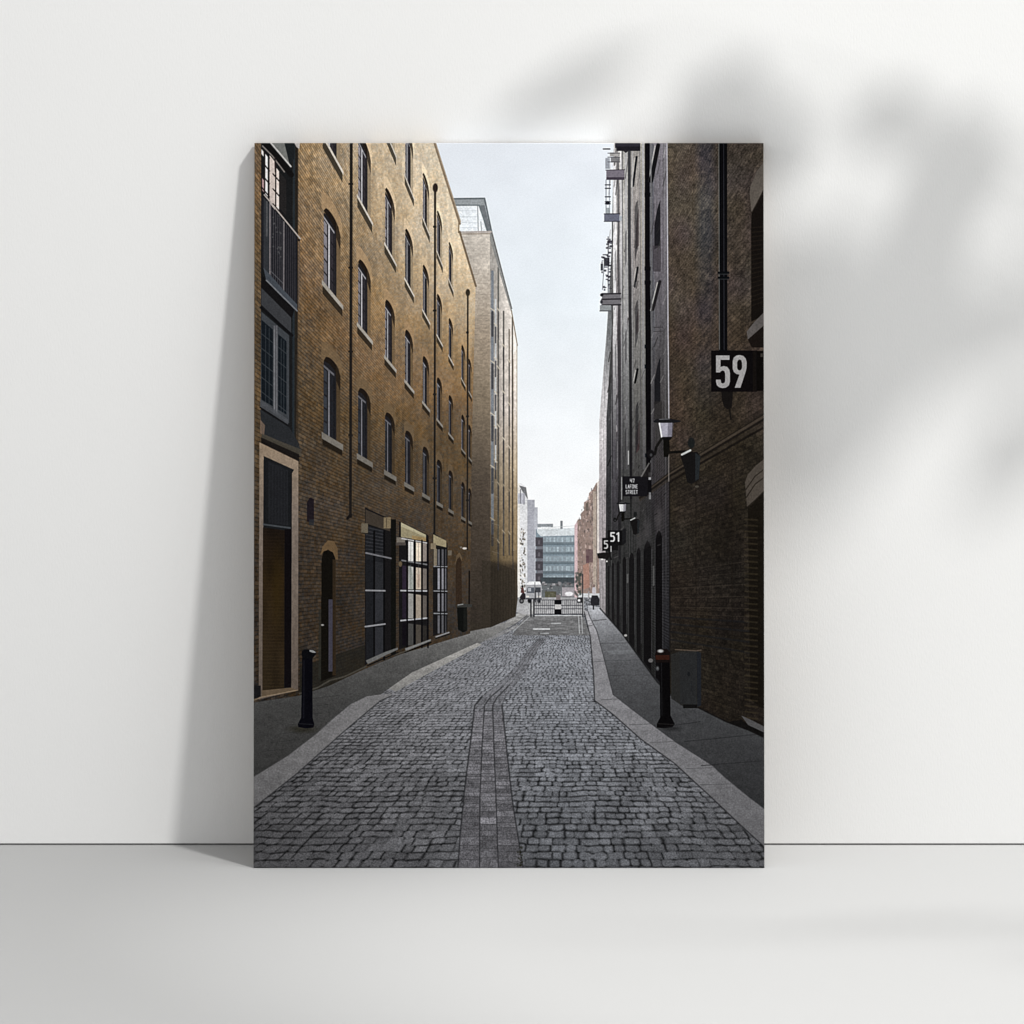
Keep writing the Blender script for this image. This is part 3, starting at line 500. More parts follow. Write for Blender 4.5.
def left_far(I):
    # the pale end block past the brick warehouse: frontal flank, then the street face
    flank = [(456, 231), (490, 232), (490.5, 560), (492, 627), (460, 634), (456, 634)]
    bb, m = I.mask(flank); xx, yy = I.grid(bb)
    base = _ramp(yy, [(231, (204, 196, 186)), (265, (196, 187, 176)), (337, (162, 148, 131)), (400, (128, 115, 98)), (486, (80, 71, 62)), (560, (66, 58, 50)), (630, (54, 48, 42))])
    k = 1 + .16 * (_noise(xx / 2.6, yy * .8, 91) - .5) + .06 * (_noise(xx / 12, yy / 14, 92) - .5); k *= 1 - .05 * (_noise(xx / 5, yy * .8, 94))
    I.put((bb, m), base * (k * np.interp(xx, [470, 484, 490], [.97, 1.0, 1.05]))[..., None])
    side = [(490, 232), (492, 233), (511.5, 311), (517.3, 345), (517.6, 600), (515.6, 617), (490.5, 628)]
    bb, m = I.mask(side); xx, yy = I.grid(bb)
    base = _ramp(yy, [(231, (226, 220, 212)), (330, (214, 206, 198)), (410, (200, 190, 182)), (470, (162, 147, 126)), (520, (132, 115, 91)), (560, (110, 95, 72)), (567, (62, 54, 44)), (630, (48, 43, 37))])
    k = 1 + .16 * (_noise(xx / 1.6, yy / 3, 93) - .5)
    I.put((bb, m), base * (k * np.interp(xx, [490, 499, 501, 510, 514, 517], [.72, .82, .96, 1.04, 1.12, 1.2]))[..., None])
    I.poly([(482, 561), (491, 562), (515, 570), (516, 617), (490.5, 628), (470, 632), (466, 634), (466, 622), (482, 624)], (50, 45, 38), .6)
    for i in range(9): I.line([(492 + i * 2.8, 567 + i * .5), (492 + i * 2.8, 624 - i * 1.1)], .6, (40, 35, 30), .6)
    # bluish window slots running down the street face
    for x, y0, y1, w, c in ((492.4, 272, 534, 2.6, (116, 124, 134)), (498.2, 268, 558, 1.3, (66, 68, 66)), (503.6, 312, 545, 1.6, (74, 72, 70)), (509.2, 330, 545, 1.3, (84, 76, 66)), (513, 360, 560, .9, (120, 102, 80)), (495.6, 300, 470, 1.6, (196, 200, 202))):
        I.line([(x, y0), (x, y1)], w, c, .85, .25)
        for j in range(5):
            y = y0 + (y1 - y0) * (j + .7) / 5; I.line([(x - w * .7, y), (x + w * .9, y + 3)], 1.1, (206, 196, 178) if y < 470 else (150, 138, 118), .8); I.line([(x, y + 4), (x, y + 4 + (y1 - y0) * .09)], w * .9, (52, 52, 56), .75)
    for y in range(440, 560, 14): I.line([(492, y), (499, y + 2)], .6, (140, 132, 120), .4)
    I.line([(512.4, 318), (512.6, 556)], 1.3, (58, 52, 46), .85, .3); I.line([(516.9, 345), (517.0, 560)], .7, (96, 80, 58), .6)
    # roof edge of the pale block, glazed penthouse
    I.poly([(489.5, 231), (492.4, 232), (512, 309), (511, 312), (490, 240)], (140, 140, 138)); I.line([(491.4, 232), (511.8, 309)], 1.0, (96, 96, 96)); I.line([(511.5, 311), (517.4, 346)], .9, (120, 106, 88))
    I.poly([(454, 202), (484, 202), (491, 233), (456, 233)], (236, 241, 246)); I.poly([(478, 202), (484, 202), (491, 233), (487, 233)], (112, 116, 120))
    I.poly([(454, 198.3), (484.5, 198.3), (486, 205.5), (455, 206)], (150, 155, 158)); I.line([(453, 199), (484.5, 198.6), (491.5, 232)], 1.6, (96, 102, 106)); I.line([(456, 205.4), (479, 205.4), (488, 232)], 1.3, (104, 112, 116)); I.line([(477.6, 206), (478.2, 232)], .7, (110, 116, 120)); I.line([(480.8, 222), (481.6, 232)], .6, (120, 126, 130))
    for y in (211, 217, 223, 228): I.line([(458, y), (477, y)], .4, (180, 188, 194), .8)
    I.line([(456, 232.6), (491, 232)], 1.8, (176, 168, 162)); I.line([(458, 234.4), (490, 234)], .9, (140, 128, 116))

QS = (.00423, .0049, .0056, .00627, .00701, .00775, .0085, .0095, .01014)
def left_wall(I):
    def top(x):
        return np.where(x < 459.6, LW.yh - 3.285 * (LW.xv - x), LW.yh - 3.18 * (LW.xv - x))
    outline = [(254, 143), (434.4, 143), (459.6, 223), (459.6, 233), (475.6, 286), (474.6, 330), (472.4, 420), (471, 500), (470.4, 634), (450, 640), (400, 655), (366, 669), (330, 686), (300, 696), (254, 703)]
    bb, m = I.mask(outline); xx, yy = I.grid(bb)
    t, r = LW.bricks(xx, yy, amp=.36, joint=.32)
    lo = _noise(xx / 20, yy / 26, 101) - .5; l2 = _noise(xx / 2.1, yy / 2.6, 102) - .5; l3 = _noise(xx / 60, yy / 50, 103) - .5
    col = _lwall_shade(xx, yy) * (t * (1 + (.12 * lo + .20 * l2 + .12 * l3) * np.interp(xx - .3 * (yy - 143), [330, 440], [1, .42]) + .12 * (_noise(xx / 2.8, yy / 44, 106) - .5)))[..., None]
    warm = (_hash(np.floor(xx / 2.0), np.floor(yy / 1.6), 104) - .5)[..., None] * np.array([8, 0, -8]); hue = (_noise(xx / 14, yy / 18, 105) - .5)[..., None] * np.array([6, 0, -9])
    I.put((bb, m), col + warm + hue)
    # pinkish cast round the string of lower wall, plinth
    I.poly([(300, 668), (336, 655), (366, 645), (366, 668), (330, 686), (300, 696)], (34, 33, 29), .75)
    # roof coping
    I.line([(434.4, 143), (459.8, 224)], 2.2, (122, 104, 84), .9); I.line([(435.6, 143), (460.6, 222)], 1.0, (168, 152, 132), .9); I.line([(459.6, 232), (475.8, 286.5)], 2.0, (108, 92, 74), .95); I.line([(458.8, 222), (458.4, 233)], 1.0, (120, 100, 76))
    # windows
    rows = {'D': (2.43, 2.76), 'C': (1.82, 2.15), 'B': (1.222, 1.55), 'A': (.604, .935)}
    for rn, (ks, kt) in rows.items():
        for i in range(9):
            q = QS[i]; hw = .000148 + .000002 * i
            ks, kt = rows[rn]; up = {'D': .014, 'C': .011, 'B': .003, 'A': 0}[rn] * i + (.012 if rn == 'D' else 0); ks += up; kt += up
            x = LW.pt(q, ks)[0]
            if LW.pt(q, ks)[1] < 120: continue
            if x > 474 or (i >= 7 and rn == 'D'): continue
            window(I, rn, i, q, ks, kt, hw)
    # rain-water pipes
    for x, y0, y1, w in ((350.6, 143, 517, 3.0), (434.6, 186, 600, 2.2), (467.4, 292, 550, 1.7)):
        I.line([(x + .4, y0), (x, y1)], w, (28, 26, 25), .95, .25); I.line([(x + w * .55, y0 + 3), (x + w * .5, y1 - 3)], .6, (120, 98, 70), .35)
        for y in np.arange(y0 + 40, y1, 84): I.rect(x - w * .8, y, x + w * .8, y + 2, (32, 30, 28), .9)
    I.ell(435.2, 188, 2.6, 4.6, (44, 36, 32)); I.ell(467.8, 293, 2.2, 3.6, (50, 44, 36)); I.line([(350, 516), (347.6, 519)], 2.6, (26, 23, 22))
    # small lamp box, arched door
    I.poly([(307, 503), (310, 498), (314, 500), (314, 524), (307, 522)], (26, 22, 28), .9); I.rect(309, 520, 314, 526, (44, 46, 50), .8)
    I.poly([(320.5, 556), (322.5, 547.5), (328, 541), (334, 542), (337.6, 549), (338, 560), (334.6, 560), (332.6, 553), (328, 550), (323, 553)], (104, 84, 60), .9)
    I.poly([(321, 682), (321.6, 560), (323.6, 552), (328, 550.6), (333, 553), (335.4, 559), (336, 676)], (18, 16, 13))
    I.rect(328.6, 600, 332.6, 672, (70, 68, 80), .85); I.rect(332.6, 560, 336, 676, (58, 46, 33), .7); I.ell(322.4, 625.6, 1.8, .9, (140, 138, 134)); I.rect(318.6, 610, 321.4, 680, (42, 42, 38), .7)
    for i in range(12): I.line([(322, 604 + i * 6.4), (327, 604 + i * 6.2)], .5, (34, 28, 20), .5)
    I.line([(300, 694), (318, 688), (330, 681), (345, 677), (366, 667)], 1.4, (96, 92, 84), .6, .6)
    # recessed pair by the second pipe and the far arched doors
    I.poly([(455.6, 608), (455.8, 566), (457, 558), (459.4, 556), (461.4, 560), (462, 604)], (48, 37, 28), .9); I.poly([(455, 566), (456.6, 556), (459.6, 553), (462, 558), (462, 562), (459.6, 557.5), (457.2, 560)], (104, 88, 68), .7)
    I.line([(469.4, 572), (469.2, 604)], 1.6, (18, 15, 13), .9); I.ell(464.6, 549, 2.2, 1.1, (206, 200, 192)); I.ell(461, 548, 1.2, 1.0, (110, 104, 96))

def window(I, rn, i, q, ks, kt, hw):
    W = LW; q0, q1 = q - hw, q + hw; h = kt - ks; kq = kt - .11 * h
    arc = [W.pt(q0 + (q1 - q0) * u, kq + (kt - kq) * (1 - (2 * u - 1) ** 2) ** .5) for u in np.linspace(0, 1, 9)]
    opening = [W.pt(q0, ks)] + arc + [W.pt(q1, ks)]
    y = W.pt(q, (ks + kt) / 2)[1]; x = W.pt(q, ks)[0]; sc = 1 / q
    wall = _lwall_shade(np.array([[x]]), np.array([[y]]))[0, 0]
    # paler brick arch
    arc2 = [W.pt(q0 - .00004 + (q1 - q0 + .00008) * u, kq + .055 + (kt - kq) * (1 - (2 * u - 1) ** 2) ** .5) for u in np.linspace(0, 1, 9)]
    I.poly([W.pt(q0 - .00004, kq + .0)] + arc2 + [W.pt(q1 + .00004, kq + .0)], wall * 1.15 + 4, .75)
    ob = I.mask(opening)
    I.put(ob, wall * .86)                                                   # reveal, brick in soft shade
    dep = .012
    sky = {'D': .85, 'C': .56, 'B': .46, 'A': .08}[rn] * (1 if i < 3 else .86) * (.8 + .3 * float(_hash(np.array([i * 5]), np.array([ord(rn)]), 15)[0]))
    def clip(pts, col, a=1.0):
        b2, m2 = I.mask(pts, ob[0]); I.put((ob[0], ob[1] * m2), col, a)
    xw0, xw1 = q0, q1 - .05 * hw
    arcw = [W.pt(q0 + (q1 - q0) * u, kq - .018 + (kt - kq) * (1 - (2 * u - 1) ** 2) ** .5, dep) for u in np.linspace(0, 1, 9)]
    soff = [W.pt(q0 - hw, kq - .12 * h)] + arc + [W.pt(q1 + hw, kq - .1 * h)]
    clip([W.pt(q0, kq - .005 * h), W.pt(q, kq - .03 * h), W.pt(q1, kq - .20 * h), W.pt(q1 + hw, kt + .1), W.pt(q0, kt + .1)], (27, 22, 19), .95)   # shaded head
    frame = [W.pt(q0 - hw, ks, dep), W.pt(q0 - hw, kq, dep)] + arcw[1:-1] + [W.pt(q1 - .12 * hw, kq - .04, dep), W.pt(q1 - .12 * hw, ks, dep)]
    clip(frame, (34, 33, 36))
    gl = np.array([226, 214, 218]) * sky + np.array([36, 40, 46]) * (1 - sky); dk = np.array([66, 58, 62]) * sky + np.array([26, 28, 32]) * (1 - sky)
    def wp(u0, v0, u1, v1):
        return W.poly(q0 + (q1 - q0) * u0, ks + h * v0, q0 + (q1 - q0) * u1, ks + h * v1, dep)
    near = i < 3
    n = 5
    for j in range(n):
        v0 = .02 + .83 * j / n; v1 = .02 + .83 * (j + .86) / n
        gg = gl * (.82 + .3 * _hash(np.array([i * 7 + j]), np.array([ord(rn)]), 5)[0])
        clip(wp(.06, v0, .36, v1), gg, .95 if near else .75)
        clip(wp(.58, v0, .72, v1), dk * 1.15, .95)
        if near: clip(wp(.75, v0, .84, v1), dk * .9, .95)
    lf = np.array([232, 230, 236]) * (.62 + .36 * sky) if rn != 'A' else np.array([112, 112, 118])
    clip(wp(.43, 0, .52, .86), lf * (1 if near else .9))
    clip(wp(.02, .845, .80, .875), lf * .92, .9)
    clip(wp(.9, 0, 1.3, 1.1), wall * .62, .35)
    # stone sill with its shadow
    br, sh = {'D': (.017, .046), 'C': (.017, .042), 'B': (.021, .034), 'A': (.027, .024)}[rn]
    sb = np.array([1.04, 1.0, .94]) * float(min(200, wall.mean() * 1.08 + 28))
    I.poly(W.poly(q0 - .00002, ks - br - sh, q1 + .00004, ks - br + .004), wall * .26 + 6, .92)
    I.poly(W.poly(q0 - .00003, ks - br, q1 + .00006, ks), sb)
    if rn == 'B': I.poly(W.poly(q0, ks - br - sh - .05, q1 + .00004, ks - br - sh), wall * .7, .35)

def left_bay(I):
    # loading bay with a French balcony at the left edge
    I.poly([(260.6, 143), (297.5, 143), (297.5, 300), (296, 440), (300, 458), (262, 446), (260.6, 400)], (27, 28, 29))
    bb, m = I.mask([(292, 143), (298, 143), (298, 452), (293, 452)]); I.put((bb, m), (48, 40, 32), .55); I.line([(293.6, 143), (293.2, 440)], 2.2, (40, 48, 54), .8, .6)
    I.poly([(270, 143), (289, 143), (289.5, 164)], (112, 113, 110)); I.poly([(284, 143), (294, 143), (294, 158), (289.5, 166)], (30, 33, 35))
    I.line([(270.5, 143), (290.5, 166.6)], 1.6, (186, 184, 180)); I.line([(264.6, 143), (291, 175)], 5.2, (20, 19, 19)); I.line([(262, 146), (272, 156), (284, 172)], 1.2, (150, 142, 136), .8); I.poly([(294, 143), (299.5, 143), (299, 149), (296, 147)], (196, 190, 186), .9)
    pale = (226, 218, 212)
    for x0, x1, y0, y1, c in ((261, 263.2, 147, 154, pale), (264.8, 267.4, 153, 194, (232, 228, 226)), (269.2, 274.6, 155, 205, (206, 192, 184)), (276, 278.6, 168, 208, (230, 214, 206)), (261.6, 263.6, 178, 190, (168, 140, 140))):
        I.poly([(x0, y0), (x1, y0 + (x1 - x0) * 1.3), (x1, y1 + (x1 - x0) * 1.2), (x0, y1)], c)
    for y in (150, 163, 176, 189): I.line([(261, y - 2), (269, y + 8)], 1.3, (30, 26, 26))
    for y in (172, 187, 202): I.line([(272.6, y + 2), (283, y + 14)], 1.3, (34, 28, 27))
    for x in (264.2, 268.4, 275.4): I.line([(x, 150 + (x - 262) * 1.1), (x, 196 + (x - 262) * 1.2)], 1.2, (36, 30, 30))
    I.line([(274.6, 158), (275, 172)], 1.4, (44, 36, 36)); I.poly([(279, 172), (286, 180), (286, 216), (279, 208)], (38, 36, 36), .9)
    # below the rail: balusters
    I.poly([(261, 196), (265, 198), (297, 238), (297, 311), (262, 268)], (33, 33, 37))
    I.poly([(263.4, 198), (268.6, 204), (268.6, 276), (263.4, 270)], (52, 54, 58), .9); I.line([(266.5, 202), (266.5, 236)], 1.8, (92, 92, 94), .7)
    for i in range(12): x = 271 + i * 2.15; I.line([(x, 206 + (x - 270) * 1.2), (x, 276 + (x - 270) * 1.1)], .8, (74, 72, 76) if x < 283 else (58, 56, 60), .75)
    for i in range(20): I.ell(272 + 9 * _hash(np.array([i]), np.array([3]), 7)[0], 216 + 42 * _hash(np.array([i]), np.array([4]), 7)[0], .8, .9, (92, 92, 92), .5)
    I.line([(264, 195), (300, 239)], 1.3, (172, 164, 158)); I.line([(269.6, 204), (269.6, 280)], 1.3, (128, 122, 124)); I.line([(283.6, 222), (283.4, 294)], 1.2, (116, 112, 114)); I.line([(299, 240), (298.6, 308)], .9, (92, 82, 76), .8); I.ell(298.8, 240.4, 1.1, 1.3, (24, 22, 22))
    I.poly([(263, 268), (269, 274), (283, 290), (297, 305), (297, 311), (283, 299), (266, 281)], (70, 75, 82)); I.line([(266, 280.6), (297, 311.4)], 1.3, (116, 118, 122)); I.line([(269, 270), (283, 284)], .8, (100, 100, 104), .7)
    I.poly([(261, 274), (266, 282), (294, 310), (291, 322), (261, 301)], (22, 21, 22)); I.poly([(261, 288), (291, 318), (291, 334), (261, 305)], (58, 59, 62)); I.line([(261, 308), (292, 336)], 2.6, (20, 20, 22))
    # lower casements
    I.poly([(261, 312), (289, 336), (289, 424), (260.6, 405)], (62, 65, 69))
    for x0, x1 in ((261.4, 272.6), (278, 286.4)):
        I.poly([(x0, 320 + (x0 - 261) * .86), (x1, 320 + (x1 - 261) * .86), (x1, 400 + (x1 - 261) * .6), (x0, 400 + (x0 - 261) * .6)], (22, 27, 32))
        for j in range(5): y = 334 + j * 14.5; I.line([(x0, y + (x0 - 261) * .8), (x1, y + (x1 - 261) * .8)], .8, (60, 64, 68), .8)
        for u in (.36, .68): x = x0 + (x1 - x0) * u; I.line([(x, 322 + (x - 261) * .86), (x, 400 + (x - 261) * .6)], .7, (56, 60, 64), .8)
    I.rect(273.4, 326, 277.4, 414, (96, 97, 101)); I.line([(275.4, 326), (275.4, 414)], .6, (60, 60, 64)); I.rect(274.2, 330, 274.9, 410, (132, 132, 136), .7)
    I.poly([(260, 400), (288, 420), (288, 426), (260, 408)], (78, 80, 84), .8); I.line([(260, 408), (288, 426)], 1.3, (18, 18, 20))
    I.poly([(260, 410), (289, 428), (299, 444), (301, 454), (262, 436)], (42, 44, 47), .9); I.poly([(260, 420), (265, 426), (264, 436), (260, 434)], (118, 100, 86), .8)
    I.poly([(262, 434), (278, 441), (301, 450), (301, 457), (276, 450), (262, 440)], (78, 72, 62), .75); I.poly([(261, 438), (299, 455), (299, 463), (261, 448)], (24, 21, 20), .9)
    # stone door frame, shutter panel, brown door reveal
    I.poly([(259.4, 443), (298.4, 462), (298.4, 690), (292, 692), (259, 700)], (132, 116, 100))
    bb, m = I.mask([(259.4, 443), (298.4, 462), (298.4, 690), (292, 692), (259, 700)]); xx, yy = I.grid(bb)
    I.put((bb, m), _ramp(yy, [(443, (148, 130, 110)), (520, (124, 112, 102)), (700, (92, 82, 74))]) * (1 + .12 * (_noise(xx / 2, yy / 4, 111) - .5))[..., None])
    I.poly([(263.6, 456.6), (294, 470.4), (292, 474), (291.4, 690), (262.6, 697)], (27, 28, 30))
    I.poly([(268, 462), (288, 471), (288, 526), (268, 524)], (36, 37, 40), .8)
    for x in range(265, 291, 3): I.line([(x, 462 + (x - 263) * .45), (x, 526)], .5, (22, 23, 25), .7)
    I.line([(263.6, 525), (290, 528.6)], 1.7, (70, 74, 78), .9)
    bb, m = I.mask([(263, 528), (284.6, 531), (284.4, 690), (262.6, 695)]); xx, yy = I.grid(bb)
    L = .95 + .14 * ((yy % 3.4) < 1.0) + .3 * (_noise(xx / 6, yy / 22, 112) - .5)
    I.put((bb, m), _ramp(yy, [(528, (28, 22, 18)), (580, (42, 32, 19)), (640, (47, 37, 25)), (695, (44, 36, 25))]) * L[..., None])
    I.ell(277, 590, 4, 34, (58, 44, 16), .4, .8); I.rect(284.6, 530, 291.4, 688, (15, 12, 14), .9)
    I.poly([(262, 691), (292, 688), (298, 691), (262, 697.5)], (96, 82, 66)); I.poly([(254, 686), (261, 686), (261, 697), (254, 699)], (24, 24, 25)); I.line([(254, 700.5), (262, 697.6), (298, 690.6)], 1.1, (150, 132, 110), .7)

def shops(I):
    # three tall shop windows
    def bay(x0, x1, yt0, yt1, yb0, yb1):
        I.poly([(x0, yt0), (x1, yt1), (x1, yb1), (x0, yb0)], (25, 24, 25))
    # first
    bay(365, 395, 508, 522, 666, 650); I.poly([(365.5, 510), (390, 521), (390, 532), (365.5, 524)], (62, 55, 48)); I.rect(383.6, 518, 390.8, 529, (142, 126, 98), .8); I.line([(386.6, 519), (386.6, 528)], .6, (70, 60, 48)); I.rect(391, 520, 396, 655, (18, 18, 16))
    I.poly([(365.4, 526), (384, 531), (384, 656), (366.4, 664)], (32, 33, 36))
    for i in range(8): I.line([(366, 528 + i * 3.6), (384, 532 + i * 3.3)], .7, (66, 66, 70), .7)
    I.poly([(366, 560), (373, 561), (373, 590), (366, 590)], (30, 31, 34)); I.poly([(375, 562), (383.5, 563.4), (383.5, 590), (375, 590)], (42, 43, 46))
    for y0, y1 in ((593, 622), (628, 656)): I.poly([(366.4, y0), (373.4, y0), (373.4, y1 + 2), (366.4, y1 + 5)], (30, 31, 34)); I.poly([(375, y0), (383.4, y0), (383.4, y1 - 2), (375, y1 + 1)], (47, 48, 52))
    for x in (374.2, 384.2): I.line([(x, 532), (x, 660)], 1.9, (14, 14, 15))
    for (a, c) in (((366, 553.6), (391, 559)), ((366, 591), (385, 591.4)), ((365.4, 627.2), (385, 624.6))): I.line([a, c], 1.6, (150, 150, 154) if a[1] > 560 else (120, 120, 124), .9)
    I.poly([(366, 661), (384, 653), (398, 648), (398, 650), (368, 664.6)], (104, 104, 103)); I.line([(368, 666), (398, 653)], 1.2, (18, 18, 18))
    I.rect(361.4, 524, 368, 533.6, (102, 94, 80)); I.line([(362, 533.6), (368, 534.6)], .9, (36, 32, 28))
    # second, sky reflected in its glass
    bay(399, 428.5, 522, 536, 650, 640); I.poly([(401, 523), (426, 535.5), (426, 542), (401, 537.5)], (146, 137, 110)); I.poly([(401, 523), (426, 535.5), (426, 538), (401, 527)], (180, 172, 144), .8); I.poly([(412, 536), (426, 538.5), (426, 542), (412, 540)], (150, 120, 76), .6)
    I.rect(396.6, 538, 405, 546, (112, 106, 98)); I.rect(395.8, 543, 405.6, 546, (76, 70, 66))
    cols = (( 402.4, 406.2, (44, 36, 50)), (408.4, 413.4, (196, 194, 190)), (416, 421, (206, 190, 172)), (423, 426.6, (118, 110, 104)))
    for x0, x1, c in cols:
        c = np.array(c, float)
        for (y0, y1), f in (((541, 562), 1.1), ((566, 590), .92), ((593, 619), .74), ((623, 646), .34)):
            if x0 < 404 and y0 < 560: continue
            I.poly([(x0, y0 + (x0 - 402) * .14), (x1, y0 + (x1 - 402) * .14), (x1, y1), (x0, y1)], np.clip(c * f + 4, 0, 236))
    I.poly([(408.4, 566), (411, 566), (413, 576), (413, 590), (409, 590)], (120, 128, 122), .5); I.rect(417, 575, 420, 588, (160, 128, 112), .35)
    I.line([(402, 539.2), (426.5, 543.6)], 1.4, (176, 174, 172))
    for (a, c) in (((402, 561), (428, 565.4)), ((401, 591.2), (427, 591.6)), ((401, 621.2), (428, 618.6))): I.line([a, c], 1.5, (186, 186, 190) if a[1] > 570 else (120, 120, 122), .9)
    for x in (407.2, 414.8, 422, 428): I.line([(x, 541), (x, 648)], 1.6, (14, 13, 15))
    for x in (410.8, 418.6): I.line([(x, 543), (x, 588)], .4, (90, 88, 88), .6)
    I.poly([(405, 649), (431, 639.6), (431, 641.4), (406, 651.6)], (118, 118, 117)); I.line([(405, 653), (431, 643)], 1.2, (16, 16, 16)); I.ell(400.4, 564.6, 1.8, 2.8, (96, 84, 66))
    # third
    bay(433, 447.5, 533, 544, 637, 631); I.poly([(433.4, 535), (446.4, 541.5), (446.4, 548), (433.4, 545)], (150, 139, 112)); I.rect(430.6, 544, 436, 549.6, (130, 118, 98)); I.poly([(433.6, 549), (437, 549.6), (437, 566), (433.6, 568)], (150, 138, 118), .8)
    for x0, x1, g in ((437.6, 439.8, 150), (441.6, 443.6, 136), (445, 446.4, 96)):
        for (y0, y1), f in (((550, 566), .62), ((569, 590), .95), ((594, 612), .8), ((616, 634), .62)): I.rect(x0, y0, x1, y1, (g * f, g * f * 1.0, g * f * 1.05))
    for y in (567, 591.6, 614): I.line([(434, y), (447, y + .3)], 1.1, (150, 152, 156), .85)
    for x in (440.6, 444.4): I.line([(x, 549), (x, 634)], .9, (16, 16, 18))
    I.line([(436, 637.4), (449, 633)], 1.3, (130, 130, 132)); I.line([(436, 639), (450, 634.4)], 1.1, (20, 20, 20)); I.rect(448, 551, 451.6, 556, (112, 104, 92), .9)
    I.line([(396, 655), (408, 651)], 1.2, (80, 78, 72), .7)

def furniture(I):
    # litter bin
    I.poly([(457, 607.6), (467, 606.4), (467.4, 631), (463, 633), (458, 630)], (17, 18, 17)); I.poly([(456.4, 605.6), (462, 604.2), (472, 604.8), (472, 607.6), (464, 608), (457, 608)], (54, 54, 52)); I.line([(458, 605.6), (463, 604.8)], .8, (150, 150, 148)); I.rect(463.5, 609, 467, 631, (28, 29, 27), .8)
    # left bollard
    I.ell(303, 729.6, 12, 3.2, (40, 38, 30), .7, .6)
    I.poly([(302.4, 659), (312.6, 659), (312.8, 718), (314.6, 725), (313.6, 728), (306, 728.8), (298.6, 727.4), (298, 724.6), (301.4, 718)], (10, 10, 15)); I.poly([(302, 652), (304, 650), (313, 650), (316.6, 652.8), (316, 655), (312.6, 659), (302.6, 659), (301.8, 655)], (13, 13, 16))
    I.poly([(309.6, 650.4), (313, 650.6), (316.6, 653.2), (313, 653.4), (309.6, 652)], (132, 132, 132)); I.line([(304.2, 661), (303.8, 718)], 1.3, (26, 26, 32), .8, .4); I.line([(299.6, 724), (313, 725)], .8, (40, 40, 44), .7)
    # right bollard, reddish band under its cap
    I.poly([(659.4, 658), (669.4, 658), (670.4, 716), (674.6, 724.6), (672, 727.8), (664, 728.8), (656.6, 728), (656.6, 724.6), (660, 718)], (9, 8, 9)); I.poly([(654.8, 655), (656, 651.6), (660, 649.4), (667, 649.6), (669.6, 653), (669.6, 663), (655.4, 663)], (20, 15, 14)); I.poly([(655.4, 655.6), (669.4, 655.6), (669.4, 660.4), (655.6, 660.4)], (46, 25, 19)); I.ell(660.4, 651.6, 2.8, 1.6, (178, 178, 178), 1, .4); I.ell(657.4, 669, 1.4, 2.0, (104, 106, 108), .8, .5)
    I.line([(661.2, 664), (661.8, 716)], 1.0, (30, 30, 32), .7, .4); I.line([(657, 724), (673.6, 725)], .8, (36, 34, 34), .8); I.ell(672, 729, 9, 2.2, (30, 30, 31), .6, .5)
# ------------------------------------------------------------------ the place
import bpy, bmesh, math, random
from mathutils import Vector, Matrix
scene = bpy.context.scene
COL = scene.collection

def tag(o, label=None, cat=None, group=None, kind=None):
    if label: o['label'] = label
    if cat: o['category'] = cat
    if group: o['group'] = group
    if kind: o['kind'] = kind
    return o
def link(name, bm, mats, parent=None, smooth=False):
    me = bpy.data.meshes.new(name)
    bmesh.ops.recalc_face_normals(bm, faces=bm.faces) if not bm.faces.layers.int.get('keep') else None
    bm.to_mesh(me); bm.free()
    for m in (mats if isinstance(mats, (list, tuple)) else [mats]): me.materials.append(m)
    if smooth:
        for p in me.polygons: p.use_smooth = True
    o = bpy.data.objects.new(name, me); COL.objects.link(o)
    if parent: o.parent = parent
    return o
def empty(name, loc):
    o = bpy.data.objects.new(name, None); o.location = loc; o.empty_display_size = .05; COL.objects.link(o); return o
def new_mat(name):
    m = bpy.data.materials.new(name); m.use_nodes = True
    nt = m.node_tree; return m, nt, nt.nodes['Principled BSDF']
def node(nt, t, **kw):
    n = nt.nodes.new(t)
    for k, v in kw.items():
        if k in n.inputs: n.inputs[k].default_value = v
        else: setattr(n, k, v)
    return n

# ---- materials
def plaster(name, col, scale, bump, rough=.9, speck=.02):
    m, nt, p = new_mat(name); L = nt.links
    tc = node(nt, 'ShaderNodeTexCoord'); mp = node(nt, 'ShaderNodeMapping'); mp.inputs['Scale'].default_value = scale
    L.new(tc.outputs['Object'], mp.inputs[0])
    n1 = node(nt, 'ShaderNodeTexNoise', Scale=1.0, Detail=5.0, Roughness=.62); L.new(mp.outputs[0], n1.inputs['Vector'])
    n2 = node(nt, 'ShaderNodeTexNoise', Scale=2.2, Detail=3.0); L.new(tc.outputs['Object'], n2.inputs['Vector'])
    r = node(nt, 'ShaderNodeMapRange'); r.inputs['To Min'].default_value = 1 - speck; r.inputs['To Max'].default_value = 1 + speck; L.new(n1.outputs['Fac'], r.inputs['Value'])
    r2 = node(nt, 'ShaderNodeMapRange'); r2.inputs['To Min'].default_value = 1 - .012; r2.inputs['To Max'].default_value = 1 + .012; L.new(n2.outputs['Fac'], r2.inputs['Value'])
    mu = node(nt, 'ShaderNodeMath', operation='MULTIPLY'); L.new(r.outputs[0], mu.inputs[0]); L.new(r2.outputs[0], mu.inputs[1])
    mx = node(nt, 'ShaderNodeVectorMath', operation='SCALE'); mx.inputs[0].default_value = col; L.new(mu.outputs[0], mx.inputs['Scale'])
    L.new(mx.outputs[0], p.inputs['Base Color'])
    p.inputs['Roughness'].default_value = rough; p.inputs['Specular IOR Level'].default_value = .2
    b = node(nt, 'ShaderNodeBump', Strength=bump, Distance=.0006); L.new(n1.outputs['Fac'], b.inputs['Height']); L.new(b.outputs[0], p.inputs['Normal'])
    return m
M_WALL = plaster('white_plaster', WALL_COL, (620, 620, 190), .34)
M_FLOOR = plaster('white_floor_paint', FLOOR_COL, (420, 260, 300), .22, .8)

